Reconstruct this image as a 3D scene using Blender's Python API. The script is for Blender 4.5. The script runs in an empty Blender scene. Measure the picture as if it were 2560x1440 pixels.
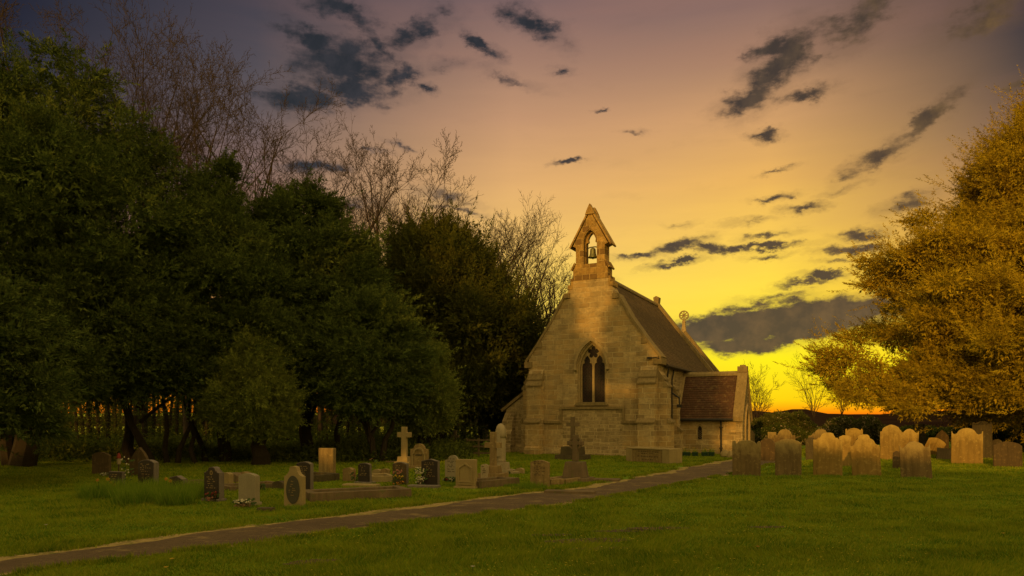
import bpy, math, random
import numpy as np
from mathutils import Vector, Matrix
from mathutils.geometry import tessellate_polygon

R = math.radians
rnd = random.Random(7)
rng = np.random.default_rng(11)
C = bpy.context.scene.collection
sc = bpy.context.scene

# ------------------------------------------------------------------ camera model
F, HZ, EYE = 1750.0, 1048.0, 1.9
def G(px, py):                      # ground point seen at a pixel
    Y = F * EYE / (py - HZ)
    return (px - 1280) / F * Y, Y
def XZ(px, py, Y):
    return (px - 1280) / F * Y, EYE + (HZ - py) / F * Y

cam = bpy.data.cameras.new('camera'); co = bpy.data.objects.new('camera', cam); C.objects.link(co)
co.location = (0, 0, EYE); co.rotation_euler = (R(90), 0, 0)
cam.sensor_width = 36; cam.lens = 36 * F / 2560; cam.shift_y = (HZ - 720) / 2560
cam.clip_start = .1; cam.clip_end = 6000
sc.camera = co

# ------------------------------------------------------------------ node helpers
def lin(c):
    return tuple(((v/255)/12.92 if v/255 <= .04045 else ((v/255+.055)/1.055)**2.4) for v in c)
class NT:
    def __init__(s, tree): s.t = tree; s.n = tree.nodes; s.l = tree.links; s.n.clear()
    def node(s, typ, **kw):
        n = s.n.new(typ)
        for k, v in kw.items(): setattr(n, k, v)
        return n
    def put(s, sock, v):
        if isinstance(v, bpy.types.NodeSocket): s.l.new(v, sock)
        elif v is not None:
            if isinstance(v, (tuple, list)) and len(v) == 3 and sock.type == 'RGBA': v = (*v, 1)
            sock.default_value = v
    def math(s, op, a, b=None, c=None, clamp=False):
        n = s.node('ShaderNodeMath', operation=op, use_clamp=clamp)
        s.put(n.inputs[0], a)
        if b is not None: s.put(n.inputs[1], b)
        if c is not None: s.put(n.inputs[2], c)
        return n.outputs[0]
    def mix(s, f, a, b, blend='MIX'):
        n = s.node('ShaderNodeMix', data_type='RGBA', blend_type=blend)
        s.put(n.inputs[0], f); s.put(n.inputs[6], a); s.put(n.inputs[7], b)
        return n.outputs[2]
    def rng(s, v, a, b, c=0., d=1., smooth=False):
        n = s.node('ShaderNodeMapRange'); n.interpolation_type = 'SMOOTHSTEP' if smooth else 'LINEAR'
        s.put(n.inputs[0], v)
        for i, x in enumerate((a, b, c, d)): n.inputs[i+1].default_value = x
        return n.outputs[0]
    def noise(s, vec, scale, detail=3, rough=.55, dist=0., col=False):
        n = s.node('ShaderNodeTexNoise'); s.put(n.inputs['Vector'], vec)
        n.inputs['Scale'].default_value = scale; n.inputs['Detail'].default_value = detail
        n.inputs['Roughness'].default_value = rough; n.inputs['Distortion'].default_value = dist
        return n.outputs[1 if col else 0]
    def mapping(s, vec, loc=(0,0,0), rot=(0,0,0), sc=(1,1,1), typ='POINT'):
        n = s.node('ShaderNodeMapping', vector_type=typ); s.put(n.inputs[0], vec)
        n.inputs[1].default_value = loc; n.inputs[2].default_value = rot; n.inputs[3].default_value = sc
        return n.outputs[0]
    def ramp(s, f, stops, interp='LINEAR'):
        n = s.node('ShaderNodeValToRGB'); s.put(n.inputs[0], f); cr = n.color_ramp; cr.interpolation = interp
        while len(cr.elements) < len(stops): cr.elements.new(.5)
        for e, (p, c) in zip(cr.elements, stops): e.position = p
        for e, (p, c) in zip(cr.elements, stops): e.color = (*c, 1)
        return n.outputs[0]
MATS = {}
def newmat(name):
    m = bpy.data.materials.new(name); m.use_nodes = True; MATS[name] = m
    return m, NT(m.node_tree)
def finish(nt, col, rough=.9, height=None, bdist=.02, spec=.25, metal=0., bstr=.6):
    p = nt.node('ShaderNodeBsdfPrincipled'); o = nt.node('ShaderNodeOutputMaterial')
    nt.put(p.inputs['Base Color'], col); nt.put(p.inputs['Roughness'], rough)
    p.inputs['Specular IOR Level'].default_value = spec; p.inputs['Metallic'].default_value = metal
    if height is not None:
        b = nt.node('ShaderNodeBump'); b.inputs['Strength'].default_value = bstr; b.inputs['Distance'].default_value = bdist
        nt.put(b.inputs['Height'], height); nt.l.new(b.outputs[0], p.inputs['Normal'])
    nt.l.new(p.outputs[0], o.inputs[0])
def gravestone_mat(name, c1, c2, lich=(.35,.3,.14), lf=.35, rough=.9, streak=.5, spec=.2, fine=60, top=0.):
    m, nt = newmat(name)
    oc = nt.node('ShaderNodeTexCoord').outputs['Object']
    oi = nt.node('ShaderNodeObjectInfo').outputs['Random']
    off = nt.node('ShaderNodeVectorMath', operation='ADD'); nt.put(off.inputs[0], oc)
    cm = nt.node('ShaderNodeCombineXYZ'); mm = nt.math('MULTIPLY', oi, 37.); nt.put(cm.inputs[0], mm); nt.put(cm.inputs[1], mm)
    nt.l.new(cm.outputs[0], off.inputs[1]); v = off.outputs[0]
    n1 = nt.noise(v, 2.2, 5); n2 = nt.noise(v, 9, 6, .65)
    st = nt.noise(nt.mapping(v, sc=(9, 9, .7)), 1.2, 4)
    col = nt.mix(nt.rng(n1, .3, .7), c1, c2)
    col = nt.mix(nt.math('MULTIPLY', nt.rng(st, .42, .68), streak), col, tuple(x*.42 for x in c1))
    if top:
        gz = nt.node('ShaderNodeSeparateXYZ'); nt.l.new(nt.node('ShaderNodeTexCoord').outputs['Generated'], gz.inputs[0])
        tz = nt.math('ADD', gz.outputs[2], nt.math('MULTIPLY', nt.math('SUBTRACT', nt.noise(nt.mapping(v, sc=(1, 1, .45)), 5, 5, .65), .5), 1.1))
        col = nt.mix(nt.math('MULTIPLY', nt.rng(tz, .6, .95), top), nt.mix(top*.45, col, tuple(x*.45 for x in c2)), lich)
    col = nt.mix(nt.math('MULTIPLY', nt.rng(n2, .55, .64), lf), col, lich)
    col = nt.mix(nt.math('MULTIPLY', nt.rng(nt.noise(v, fine, 2), .3, .7), .35), col, tuple(x*.55 for x in c2))
    finish(nt, col, rough, n2 if rough > .5 else None, .015, spec)
    return m
def plain(name, col, rough=.6, spec=.3, metal=0., var=.3, scale=8):
    m, nt = newmat(name); oc = nt.node('ShaderNodeTexCoord').outputs['Object']
    c = nt.mix(nt.rng(nt.noise(oc, scale, 4), .3, .7), col, tuple(x*(1-var) for x in col))
    finish(nt, c, rough, None, spec=spec, metal=metal); return m
def leafmat(name, c1, c2, c3, trans=.25, scale=.7):
    m, nt = newmat(name)
    pos = nt.node('ShaderNodeNewGeometry'); isl = pos.outputs['Random Per Island']
    n = nt.noise(pos.outputs['Position'], scale, 4, .6)
    col = nt.mix(nt.rng(n, .35, .65), c1, c2)
    col = nt.mix(nt.rng(isl, .3, 1., 0, .8), col, c3)
    d = nt.node('ShaderNodeBsdfDiffuse'); t = nt.node('ShaderNodeBsdfTranslucent'); mx = nt.node('ShaderNodeMixShader')
    nt.put(d.inputs[0], col); nt.put(t.inputs[0], col); mx.inputs[0].default_value = trans
    nt.l.new(d.outputs[0], mx.inputs[1]); nt.l.new(t.outputs[0], mx.inputs[2])
    o = nt.node('ShaderNodeOutputMaterial'); nt.l.new(mx.outputs[0], o.inputs[0]); return m

def masonry_mat(name, bw, bh, c1, c2, dark, mortar, warm=None, rubble=0., darkf=.35, dt=.86):
    m, nt = newmat(name)
    tc = nt.node('ShaderNodeTexCoord'); uv = tc.outputs['UV']; ob = tc.outputs['Object']
    wob = nt.noise(uv, 1.3, 2, col=True)
    vm = nt.node('ShaderNodeVectorMath', operation='MULTIPLY_ADD'); nt.put(vm.inputs[0], wob)
    vm.inputs[1].default_value = (.05+rubble*.2,)*3; nt.put(vm.inputs[2], uv); uvw = vm.outputs[0]
    def brick(vec, w, h, off=.5, freq=2):
        b = nt.node('ShaderNodeTexBrick', offset=off, offset_frequency=freq, squash=1.35, squash_frequency=3); nt.put(b.inputs['Vector'], vec)
        b.inputs['Scale'].default_value = 1; b.inputs['Brick Width'].default_value = w; b.inputs['Row Height'].default_value = h
        b.inputs['Mortar Size'].default_value = .02; b.inputs['Mortar Smooth'].default_value = .3
        nt.put(b.inputs['Color1'], (0,0,0)); nt.put(b.inputs['Color2'], (1,1,1)); nt.put(b.inputs['Mortar'], (.5,.5,.5)); b.inputs['Bias'].default_value = 0
        return b
    b = brick(uvw, bw, bh, .43)
    rb = nt.node('ShaderNodeSeparateColor'); nt.l.new(b.outputs[0], rb.inputs[0]); r = rb.outputs[0]
    n1 = nt.noise(ob, .8, 5, .6); n2 = nt.noise(ob, 6.5, 8, .75); n3 = nt.noise(ob, 2.2, 8, .7)
    st = nt.noise(nt.mapping(ob, sc=(3.5, 3.5, .4)), 1., 5, .6)
    col = nt.mix(nt.rng(r, .1, .9), tuple(x*1.12 for x in c1), tuple(x*.82 for x in c2))
    col = nt.mix(nt.math('MULTIPLY', nt.rng(r, dt, dt+.06), darkf), col, dark)
    col = nt.mix(nt.rng(n2, .4, .62, 0, .75), col, tuple(x*.5 for x in c1))
    col = nt.mix(nt.rng(n3, .5, .62, 0, .6), col, tuple(x*.45 for x in c2))
    col = nt.mix(nt.rng(st, .52, .72, 0, .55), col, dark)
    if warm: col = nt.mix(nt.rng(n1, .45, .62, 0, .55), col, warm)
    col = nt.mix(nt.math('MULTIPLY', b.outputs['Fac'], nt.rng(nt.noise(ob, 1.7, 3), .3, .6, .2, .9)), col, mortar)
    h = nt.math('SUBTRACT', nt.math('ADD', nt.math('MULTIPLY', n2, .6), nt.math('MULTIPLY', r, .5)), nt.math('MULTIPLY', b.outputs['Fac'], .9))
    finish(nt, col, .92, h, .05, .15, bstr=1.)
    return m

# base colours --------------------------------------------------------------
M_wall = masonry_mat('ashlar', .62, .27, (.47,.35,.175), (.39,.285,.14), (.22,.15,.07), (.6,.47,.26), warm=(.46,.29,.1))
M_rub = masonry_mat('coursed_rubble', .42, .19, (.46,.345,.175), (.37,.27,.13), (.22,.155,.07), (.56,.43,.24), rubble=.5)
M_bell = masonry_mat('bellcote_stone', .42, .32, (.42,.265,.08), (.34,.205,.06), (.12,.065,.03), (.5,.34,.12), darkf=.8, dt=.66)
M_trim = gravestone_mat('dressed_stone', (.44,.33,.16), (.34,.25,.12), (.12,.09,.04), .5)
M_cop = gravestone_mat('coping_stone', (.3,.22,.1), (.22,.16,.07), (.1,.075,.035), .6)
M_lead = plain('dark_iron', (.03,.025,.02), .55)
M_glass, nt = newmat('leaded_glass')
uv = nt.node('ShaderNodeTexCoord').outputs['UV']
v45 = nt.mapping(uv, rot=(0,0,R(45)))
bk = nt.node('ShaderNodeTexBrick', offset=0); nt.put(bk.inputs['Vector'], v45)
for k, v in (('Scale',1),('Brick Width',.12),('Row Height',.12),('Mortar Size',.012)): bk.inputs[k].default_value = v
nt.put(bk.inputs['Color1'], (.016,.009,.009)); nt.put(bk.inputs['Color2'], (.01,.007,.009)); nt.put(bk.inputs['Mortar'], (.035,.028,.02))
col = nt.mix(nt.rng(nt.noise(uv, 9, 3), .5, .62), bk.outputs[0], (.035,.016,.014))
finish(nt, col, .5, nt.noise(uv, 14, 2), .004, .2)

def roofmat(name, c1, c2, lich, bw, lf):
    m, nt = newmat(name); tc = nt.node('ShaderNodeTexCoord'); uv = tc.outputs['UV']; ob = tc.outputs['Object']
    b = nt.node('ShaderNodeTexBrick', offset=.5); nt.put(b.inputs['Vector'], uv)
    for k, v in (('Scale',1),('Brick Width',bw),('Row Height',1.),('Mortar Size',.006)): b.inputs[k].default_value = v
    nt.put(b.inputs['Color1'], c1); nt.put(b.inputs['Color2'], c2); nt.put(b.inputs['Mortar'], tuple(x*.3 for x in c1))
    col = nt.mix(nt.rng(nt.noise(ob, 1.1, 5), .4, .7, 0, .6), b.outputs[0], tuple(x*.5 for x in c1))
    col = nt.mix(nt.rng(nt.noise(ob, 6, 5, .6), .54, .66, 0, lf), col, lich)
    finish(nt, col, .9, nt.noise(ob, 12, 3), .02, .2); return m
M_slate = roofmat('stone_slates', (.13,.085,.04), (.085,.055,.028), (.2,.15,.06), .26, .4)
M_tile = roofmat('clay_tiles', (.1,.05,.027), (.07,.038,.022), (.16,.11,.05), .19, .55)
M_bronze = plain('bell_bronze', (.22,.2,.07), .38, .5, .55)
M_wood = plain('old_timber', (.1,.07,.035), .85)
M_pot = plain('green_plastic', (.012,.04,.02), .5)

M_old = gravestone_mat('old_sandstone', (.3,.21,.09), (.22,.15,.06), (.4,.3,.12), .55, streak=.75)
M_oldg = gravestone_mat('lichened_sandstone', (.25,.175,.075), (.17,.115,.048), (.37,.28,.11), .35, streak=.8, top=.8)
M_gold = gravestone_mat('sunlit_lichen_stone', (.38,.25,.07), (.27,.17,.045), (.5,.36,.11), .4, streak=.8, top=.75)  # lichened stone, with low sunlight painted in as a golden tone for lit headstones
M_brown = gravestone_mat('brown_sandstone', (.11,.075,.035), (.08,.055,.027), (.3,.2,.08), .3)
M_dark = gravestone_mat('dark_stone', (.1,.08,.04), (.065,.05,.028), (.2,.16,.08), .4)  # dark stone tone with paler random blotches
M_grey = gravestone_mat('grey_granite', (.3,.26,.17), (.25,.21,.14), (.33,.29,.18), .2, streak=.15)
M_tan = gravestone_mat('buff_stone', (.34,.26,.12), (.27,.2,.09), (.3,.22,.1), .4, streak=.2)
M_white = gravestone_mat('weathered_marble', (.38,.31,.19), (.29,.23,.14), (.2,.14,.08), .35, streak=.4)
M_black = gravestone_mat('polished_granite', (.04,.03,.024), (.03,.023,.02), (.055,.043,.035), .3, rough=.45, streak=0, spec=.25)
M_rough = gravestone_mat('granite_rough_edge', (.2,.17,.14), (.16,.13,.11), (.26,.22,.17), .2)
M_kerb = gravestone_mat('mossy_kerb_stone', (.2,.14,.075), (.12,.085,.05), (.1,.12,.03), .55)
M_goldl = plain('gilded_letters', (.28,.2,.075), .5, var=.5, scale=60)
M_cut = plain('cut_letters', (.05,.035,.018), .9)
M_leaf = plain('flower_leaves', (.05,.09,.015), .7)
def petal(n, c): return plain(n, c, .7, var=.2)
P_white, P_yel, P_red, P_pink, P_dry, P_org = petal('white_petals', (.42,.38,.25)), petal('yellow_petals', (.5,.32,.02)), petal('red_petals', (.22,.03,.02)), petal('pink_petals', (.3,.13,.08)), petal('dried_petals', (.22,.13,.065)), petal('orange_petals', (.42,.18,.02))

L_yew = leafmat('yew_leaves', (.05,.078,.02), (.082,.112,.026), (.14,.165,.042), .15)
L_yewb = leafmat('brown_yew_leaves', (.042,.056,.011), (.066,.07,.013), (.11,.105,.019), .12)
L_holly = leafmat('light_leaves', (.12,.16,.03), (.16,.19,.035), (.26,.27,.06))
L_gold = leafmat('golden_yew_leaves', (.27,.21,.014), (.4,.29,.018), (.46,.33,.028), .12)
L_ivy = leafmat('undergrowth_leaves', (.045,.065,.011), (.075,.095,.015), (.13,.14,.026), .3)
L_hedge = leafmat('hedge_leaves', (.06,.08,.015), (.1,.11,.02), (.16,.15,.04), .3)
L_blos = leafmat('blossom', (.3,.24,.13), (.5,.4,.26), (.65,.52,.36), .3)
L_grass = leafmat('grass_blades', (.06,.135,.005), (.21,.27,.011), (.36,.34,.035), .35, 1.1)
L_tall = leafmat('long_grass', (.1,.19,.012), (.16,.25,.018), (.26,.32,.04), .35, 2)
B_bark = gravestone_mat('bark', (.04,.028,.016), (.025,.018,.01), (.045,.05,.015), .4)
B_twig = plain('bare_twigs', (.06,.04,.028), .9)

# ------------------------------------------------------------------ mesh helpers
class MB:
    def __init__(s): s.v = []; s.f = []
    def add(s, vs, fs):
        o = len(s.v); s.v += [tuple(p) for p in vs]; s.f += [tuple(i+o for i in f) for f in fs]; return s
    def box(s, x0, x1, y0, y1, z0, z1, tx=0, ty=0):
        return s.add([(x0,y0,z0),(x1,y0,z0),(x1,y1,z0),(x0,y1,z0),(x0+tx,y0+ty,z1),(x1-tx,y0+ty,z1),(x1-tx,y1-ty,z1),(x0+tx,y1-ty,z1)],
                     [(3,2,1,0),(4,5,6,7),(0,1,5,4),(1,2,6,5),(2,3,7,6),(3,0,4,7)])
    def prism(s, out, y0, y1, holes=(), axis='y'):
        loops = [list(out)] + [list(h) for h in holes]
        flat = [p for l in loops for p in l]; n = len(flat)
        tris = tessellate_polygon([[Vector((p[0], p[1], 0)) for p in l] for l in loops])
        def V(p, y): return (p[0], y, p[1]) if axis == 'y' else ((y, p[0], p[1]) if axis == 'x' else (p[0], p[1], y))
        vs = [V(p, y0) for p in flat] + [V(p, y1) for p in flat]; fs = []
        for t in tris:
            a, b, c = [Vector((*flat[i], 0)) for i in t]
            if (b-a).cross(c-a).z < 0: t = (t[0], t[2], t[1])
            fs.append(tuple(t)); fs.append(tuple(i+n for i in reversed(t)))
        o = 0
        for l in loops:
            m = len(l)
            for i in range(m):
                j = (i+1) % m; fs.append((o+i, o+i+n, o+j+n, o+j))
            o += m
        return s.add(vs, fs)
    def tube(s, pts, rad, seg=6, cap=True):
        pts = [Vector(p) for p in pts]; rs = rad if isinstance(rad, (list, tuple)) else [rad]*len(pts)
        vs = []; fs = []
        for i, p in enumerate(pts):
            d = (pts[min(i+1, len(pts)-1)] - pts[max(i-1, 0)]).normalized()
            a = d.orthogonal().normalized() if abs(d.z) < .99 else Vector((1,0,0)); 
            if i and abs(a.dot(pa)) < .9: a = (pa - d*pa.dot(d)).normalized()
            pa = a; b = d.cross(a)
            for k in range(seg):
                t = 2*math.pi*k/seg; vs.append(p + (a*math.cos(t)+b*math.sin(t))*rs[i])
        for i in range(len(pts)-1):
            for k in range(seg):
                k2 = (k+1) % seg; fs.append((i*seg+k, i*seg+k2, (i+1)*seg+k2, (i+1)*seg+k))
        if cap: fs.append(tuple(reversed(range(seg)))); fs.append(tuple((len(pts)-1)*seg+k for k in range(seg)))
        return s.add(vs, fs)
    def lathe(s, prof, cx=0, cy=0, cz=0, seg=14):
        vs = []; fs = []
        for r, z in prof:
            for k in range(seg):
                t = 2*math.pi*k/seg; vs.append((cx+r*math.cos(t), cy+r*math.sin(t), cz+z))
        for i in range(len(prof)-1):
            for k in range(seg):
                k2 = (k+1) % seg; fs.append((i*seg+k, i*seg+k2, (i+1)*seg+k2, (i+1)*seg+k))
        fs.append(tuple(reversed(range(seg)))); fs.append(tuple((len(prof)-1)*seg+k for k in range(seg)))
        return s.add(vs, fs)
    def build(s, name, m, parent=None, bevel=0, smooth=False):
        me = bpy.data.meshes.new(name); me.from_pydata(s.v, [], s.f); me.update()
        uvl = me.uv_layers.new(name='UVMap'); 
        for p in me.polygons:
            nx, ny, nz = (abs(a) for a in p.normal)
            for li in p.loop_indices:
                x, y, z = me.vertices[me.loops[li].vertex_index].co
                uvl.data[li].uv = (x+y*.37, y) if nz > nx and nz > ny and nz > .9 else ((y, z) if nx > ny else (x, z))
        me.materials.append(m); o = bpy.data.objects.new(name, me); C.objects.link(o); o.parent = parent
        if smooth:
            for p in me.polygons: p.use_smooth = True
        if bevel:
            b = o.modifiers.new('bevel', 'BEVEL'); b.width = bevel; b.segments = 2; b.limit_method = 'ANGLE'; b.angle_limit = R(35)
        return o
def tag(o, label=None, cat=None, group=None, kind=None):
    for k, v in (('label', label), ('category', cat), ('group', group), ('kind', kind)):
        if v: o[k] = v
    return o
def empty(name, loc, rz=0, label=None, cat=None, group=None):
    o = bpy.data.objects.new(name, None); C.objects.link(o); o.location = loc; o.rotation_euler = (0, 0, rz)
    o.empty_display_size = .1
    return tag(o, label, cat, group)
def trimesh(name, verts, m, parent=None):          # verts (n,3,3) float
    n = len(verts); me = bpy.data.meshes.new(name)
    me.vertices.add(n*3); me.vertices.foreach_set('co', np.ascontiguousarray(verts, np.float32).ravel())
    me.loops.add(n*3); me.loops.foreach_set('vertex_index', np.arange(n*3, dtype=np.int32))
    me.polygons.add(n); me.polygons.foreach_set('loop_start', np.arange(0, n*3, 3, dtype=np.int32))
    me.update(calc_edges=True); me.materials.append(m)
    o = bpy.data.objects.new(name, me); C.objects.link(o); o.parent = parent; return o

def arch(hw, zs, za, n=10, cx=0., z0=None):        # pointed arch outline, from lower left, clockwise over the top
    rise = za - zs; Rr = (hw*hw + rise*rise) / (2*hw); a1 = math.atan2(rise, Rr-hw)
    right = [(cx + hw - Rr + Rr*math.cos(a1*i/n), zs + Rr*math.sin(a1*i/n)) for i in range(n+1)]
    left = [(2*cx - x, z) for x, z in right[:-1]]
    pts = left + right[::-1]
    if z0 is not None: pts = [(cx-hw, z0)] + pts + [(cx+hw, z0)]
    return pts
def ring(hw0, hw1, zs, za0, za1, cx=0., z0=None):
    return arch(hw1, zs, za1, 12, cx, z0) + arch(hw0, zs, za0, 12, cx, z0)[::-1]

# ------------------------------------------------------------------ world
w = bpy.data.worlds.new('World'); sc.world = w; w.use_nodes = True; nt = NT(w.node_tree)
SUN_EL, SUN_AZ = 9.0, 202.0        # behind the camera, a little to its left (compass from +Y)
d = nt.node('ShaderNodeTexCoord').outputs['Generated']
sep = nt.node('ShaderNodeSeparateXYZ'); nt.l.new(d, sep.inputs[0]); dx, dy, dz = sep.outputs
az = nt.math('ARCTAN2', dx, dy); el = nt.math('ARCSINE', dz)
pys = [0, 150, 300, 450, 600, 750, 900, 1000, 1035]
cols = {
 0:    [(30,31,46),(37,39,54),(48,46,58),(72,60,64),(98,76,66),(140,98,64),(190,132,52),(222,138,25),(220,115,12)],
 640:  [(64,62,73),(78,73,80),(102,88,88),(136,107,96),(172,128,96),(206,150,78),(232,168,44),(240,140,18),(236,114,12)],
 1280: [(122,98,97),(160,123,104),(196,148,110),(222,170,108),(242,192,104),(253,214,90),(255,212,50),(255,166,12),(250,134,8)],
 1920: [(138,106,96),(172,130,100),(210,158,102),(236,180,90),(254,206,80),(255,222,58),(255,238,4),(255,212,0),(255,138,0)],
 2560: [(60,52,55),(80,66,60),(118,90,72),(168,120,74),(206,142,60),(232,160,40),(255,214,12),(255,192,0),(255,114,0)]}
ramps = []; EL1 = .62
nel = nt.math('DIVIDE', el, EL1, clamp=True)
for px, cc in cols.items():
    hyp = math.hypot(F, px-1280)
    st = [(max(0., math.atan((HZ-py)/hyp)/EL1), lin(c)) for py, c in zip(pys, cc)][::-1]
    ramps.append((math.atan((px-1280)/F), nt.ramp(nel, st)))
sky = ramps[0][1]
for (a0, _), (a1, c1) in zip(ramps, ramps[1:]): sky = nt.mix(nt.rng(az, a0, a1), sky, c1)
# faint diagonal veil
veil = nt.noise(nt.mapping(d, rot=(0, R(24), 0), sc=(.9, 1, 8)), 1.7, 5, .6)
sky = nt.mix(nt.math('MULTIPLY', nt.math('MULTIPLY', nt.rng(veil, .45, .68, 0, .34), nt.rng(el, .08, .2)), nt.rng(az, -.5, -.1)), sky, nt.mix(.45, sky, lin((175,120,98))))
sky = nt.mix(nt.rng(veil, .45, .3, 0, .16), sky, nt.mix(1., sky, (1.35,1.3,1.2), 'MULTIPLY'))
# clouds
CL = [(860,165,120,70,0,1.1),(760,255,100,34,4,1),(880,225,100,32,0,1.1),(770,95,90,30,-25,.8),(850,20,110,30,-12,.9),(950,120,80,30,-50,.6),(1030,80,95,32,25,.8),
 (1200,112,50,18,-28,1),(1330,60,75,30,-25,.85),(1380,80,30,18,0,.5),(1008,190,42,24,10,.9),(1056,226,34,13,-5,.95),(1110,170,45,16,10,.5),(1260,195,60,10,-15,.35),
 (1950,165,115,52,35,1),(1880,245,80,34,12,.95),(2010,236,75,16,5,.85),(1925,125,50,30,20,.9),(2150,35,110,55,25,.75),(2470,30,95,50,15,.85),(2320,290,95,20,32,.8),
 (2190,390,90,22,22,.9),(2275,500,65,24,15,.8),(2545,210,45,18,10,.8),(1415,408,32,9,5,.9),(1400,178,22,12,0,.6),(1505,276,16,5,0,.9),(1580,340,26,6,0,.6),
 (1115,497,60,16,-10,.7),(1150,530,70,7,-5,.6),(800,418,85,14,0,.9),(930,382,40,6,0,.6),(1010,366,30,7,-10,.6),(880,505,80,14,0,.6),(1906,333,34,14,-8,.8),(1950,425,40,6,5,.6),(2010,520,48,9,0,.85),(1930,494,48,10,8,.85),
 (1690,620,70,15,12,1.05),(1760,617,60,10,-4,.9),(1880,621,140,9,0,.95),(1590,640,44,7,0,.8),(1690,661,65,7,7,.9),(1925,590,60,9,5,.7),(1985,608,40,7,0,.7),
 (2145,585,56,13,0,1),(2135,623,78,13,0,1.1),(2060,686,60,8,0,.9),(2000,706,60,10,6,.9),(1930,640,50,6,0,.6),(1950,738,70,9,5,.6),(2100,655,40,6,0,.6),(1870,770,110,12,10,.8),(1990,750,60,14,0,.75),
 (1930,812,270,36,3,2.2),(2060,785,160,38,6,1.9),(1850,862,130,22,2,1.3),(1960,852,130,16,8,1.2),(2110,745,60,18,0,.8),(1760,800,70,14,5,.8),(1870,555,40,6,0,.4),(2110,470,50,7,10,.5),(1500,700,30,5,0,.4),(1700,560,26,6,0,.4)]
cmb = nt.node('ShaderNodeCombineXYZ'); nt.put(cmb.inputs[0], az); nt.put(cmb.inputs[1], el)
wn = nt.noise(nt.mapping(cmb.outputs[0], sc=(.6, 1, 1)), 30, 7, .68, col=True)
vm = nt.node('ShaderNodeVectorMath', operation='MULTIPLY_ADD'); nt.put(vm.inputs[0], wn); vm.inputs[1].default_value = (.07,.04,0); nt.put(vm.inputs[2], cmb.outputs[0])
vh = nt.node('ShaderNodeVectorMath', operation='MULTIPLY_ADD'); nt.put(vh.inputs[0], nt.noise(nt.mapping(cmb.outputs[0], sc=(.5,1,1)), 95, 5, .7, col=True)); vh.inputs[1].default_value = (.022,.012,0); nt.put(vh.inputs[2], vm.outputs[0])
vm2 = nt.node('ShaderNodeVectorMath', operation='SUBTRACT'); nt.put(vm2.inputs[0], vh.outputs[0]); vm2.inputs[1].default_value = (.046,.026,0); wv = vm2.outputs[0]
field = None
for px, py, a, b, rot, s_ in CL:
    cx = math.atan((px-1280)/F); hyp = math.hypot(F, px-1280); cy = math.atan((HZ-py)/hyp)
    sa = a/F*math.cos(cx)**2*1.45; sb = b/hyp*math.cos(cy)**2*1.45
    mp = nt.mapping(wv, (cx, cy, 0), (0, 0, R(rot)), (sa, sb, 1), 'TEXTURE')
    ln = nt.node('ShaderNodeVectorMath', operation='LENGTH'); nt.l.new(mp, ln.inputs[0])
    v = nt.math('MULTIPLY_ADD', ln.outputs['Value'], -s_*1.5, s_*1.5)
    field = v if field is None else nt.math('MAXIMUM', field, v)
wisp = nt.noise(nt.mapping(cmb.outputs[0], rot=(0,0,R(-14)), sc=(.28, 1, 1)), 22, 8, .66)
sky = nt.mix(nt.math('MULTIPLY', nt.math('MULTIPLY', nt.rng(wisp, .56, .74, 0, .3), nt.rng(el, .08, .14)), nt.rng(az, -.45, .1)), sky, nt.mix(.35, sky, lin((100,78,64))))
fine = nt.noise(nt.mapping(cmb.outputs[0], sc=(.5, 1, 1)), 55, 8, .6)
slow = nt.noise(nt.mapping(cmb.outputs[0], rot=(0,0,R(-12)), sc=(.4, 1, 1)), 24, 6, .6)
nz = nt.math('MULTIPLY', nt.math('SUBTRACT', fine, .5), 2.6)
soft = nt.rng(nt.math('ADD', field, nt.math('MULTIPLY', nt.math('SUBTRACT', slow, .5), 2.6)), -.55, .75, 0, .5, True)
soft = nt.math('MULTIPLY', nt.math('MULTIPLY', soft, nt.rng(field, -.75, -.1, 0, 1, True)), nt.rng(el, .075, .11))
cm_ = nt.rng(nt.math('ADD', field, nz), .12, 1.15, 0, 1, True)
cm_ = nt.math('MULTIPLY', cm_, nt.rng(field, -.1, .3, 0, 1, True))
warmth = nt.rng(nt.math('SUBTRACT', az, nt.math('MULTIPLY', el, .9)), -.35, .25)
ccol = nt.mix(.02, nt.mix(warmth, lin((38,41,46)), lin((80,62,44))), sky)
ccol = nt.mix(nt.rng(nt.noise(cmb.outputs[0], 34, 6, .6), .42, .68, 0, .5), ccol, nt.mix(warmth, lin((66,62,66)), lin((132,100,56))))
sky = nt.mix(soft, sky, nt.mix(.45, nt.mix(warmth, lin((62,60,66)), lin((112,84,54))), sky))
sky = nt.mix(cm_, sky, ccol)
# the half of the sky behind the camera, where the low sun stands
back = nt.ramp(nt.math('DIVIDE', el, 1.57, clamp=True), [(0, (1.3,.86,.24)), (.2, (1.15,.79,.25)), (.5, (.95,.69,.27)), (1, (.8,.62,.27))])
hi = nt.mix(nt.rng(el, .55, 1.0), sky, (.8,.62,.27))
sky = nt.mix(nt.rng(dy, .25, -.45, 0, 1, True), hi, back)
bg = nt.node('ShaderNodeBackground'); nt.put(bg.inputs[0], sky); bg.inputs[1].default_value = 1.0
st = nt.node('ShaderNodeTexSky', sky_type='NISHITA'); st.sun_disc = False; st.sun_elevation = R(SUN_EL); st.sun_rotation = R(SUN_AZ)
bg2 = nt.node('ShaderNodeBackground'); nt.l.new(st.outputs[0], bg2.inputs[0]); bg2.inputs[1].default_value = .0025
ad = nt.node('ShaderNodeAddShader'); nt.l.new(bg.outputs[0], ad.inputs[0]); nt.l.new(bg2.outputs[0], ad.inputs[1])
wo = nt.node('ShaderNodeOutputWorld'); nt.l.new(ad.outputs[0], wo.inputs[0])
sun = bpy.data.lights.new('sun', 'SUN'); so = bpy.data.objects.new('sun', sun); C.objects.link(so)
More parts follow.
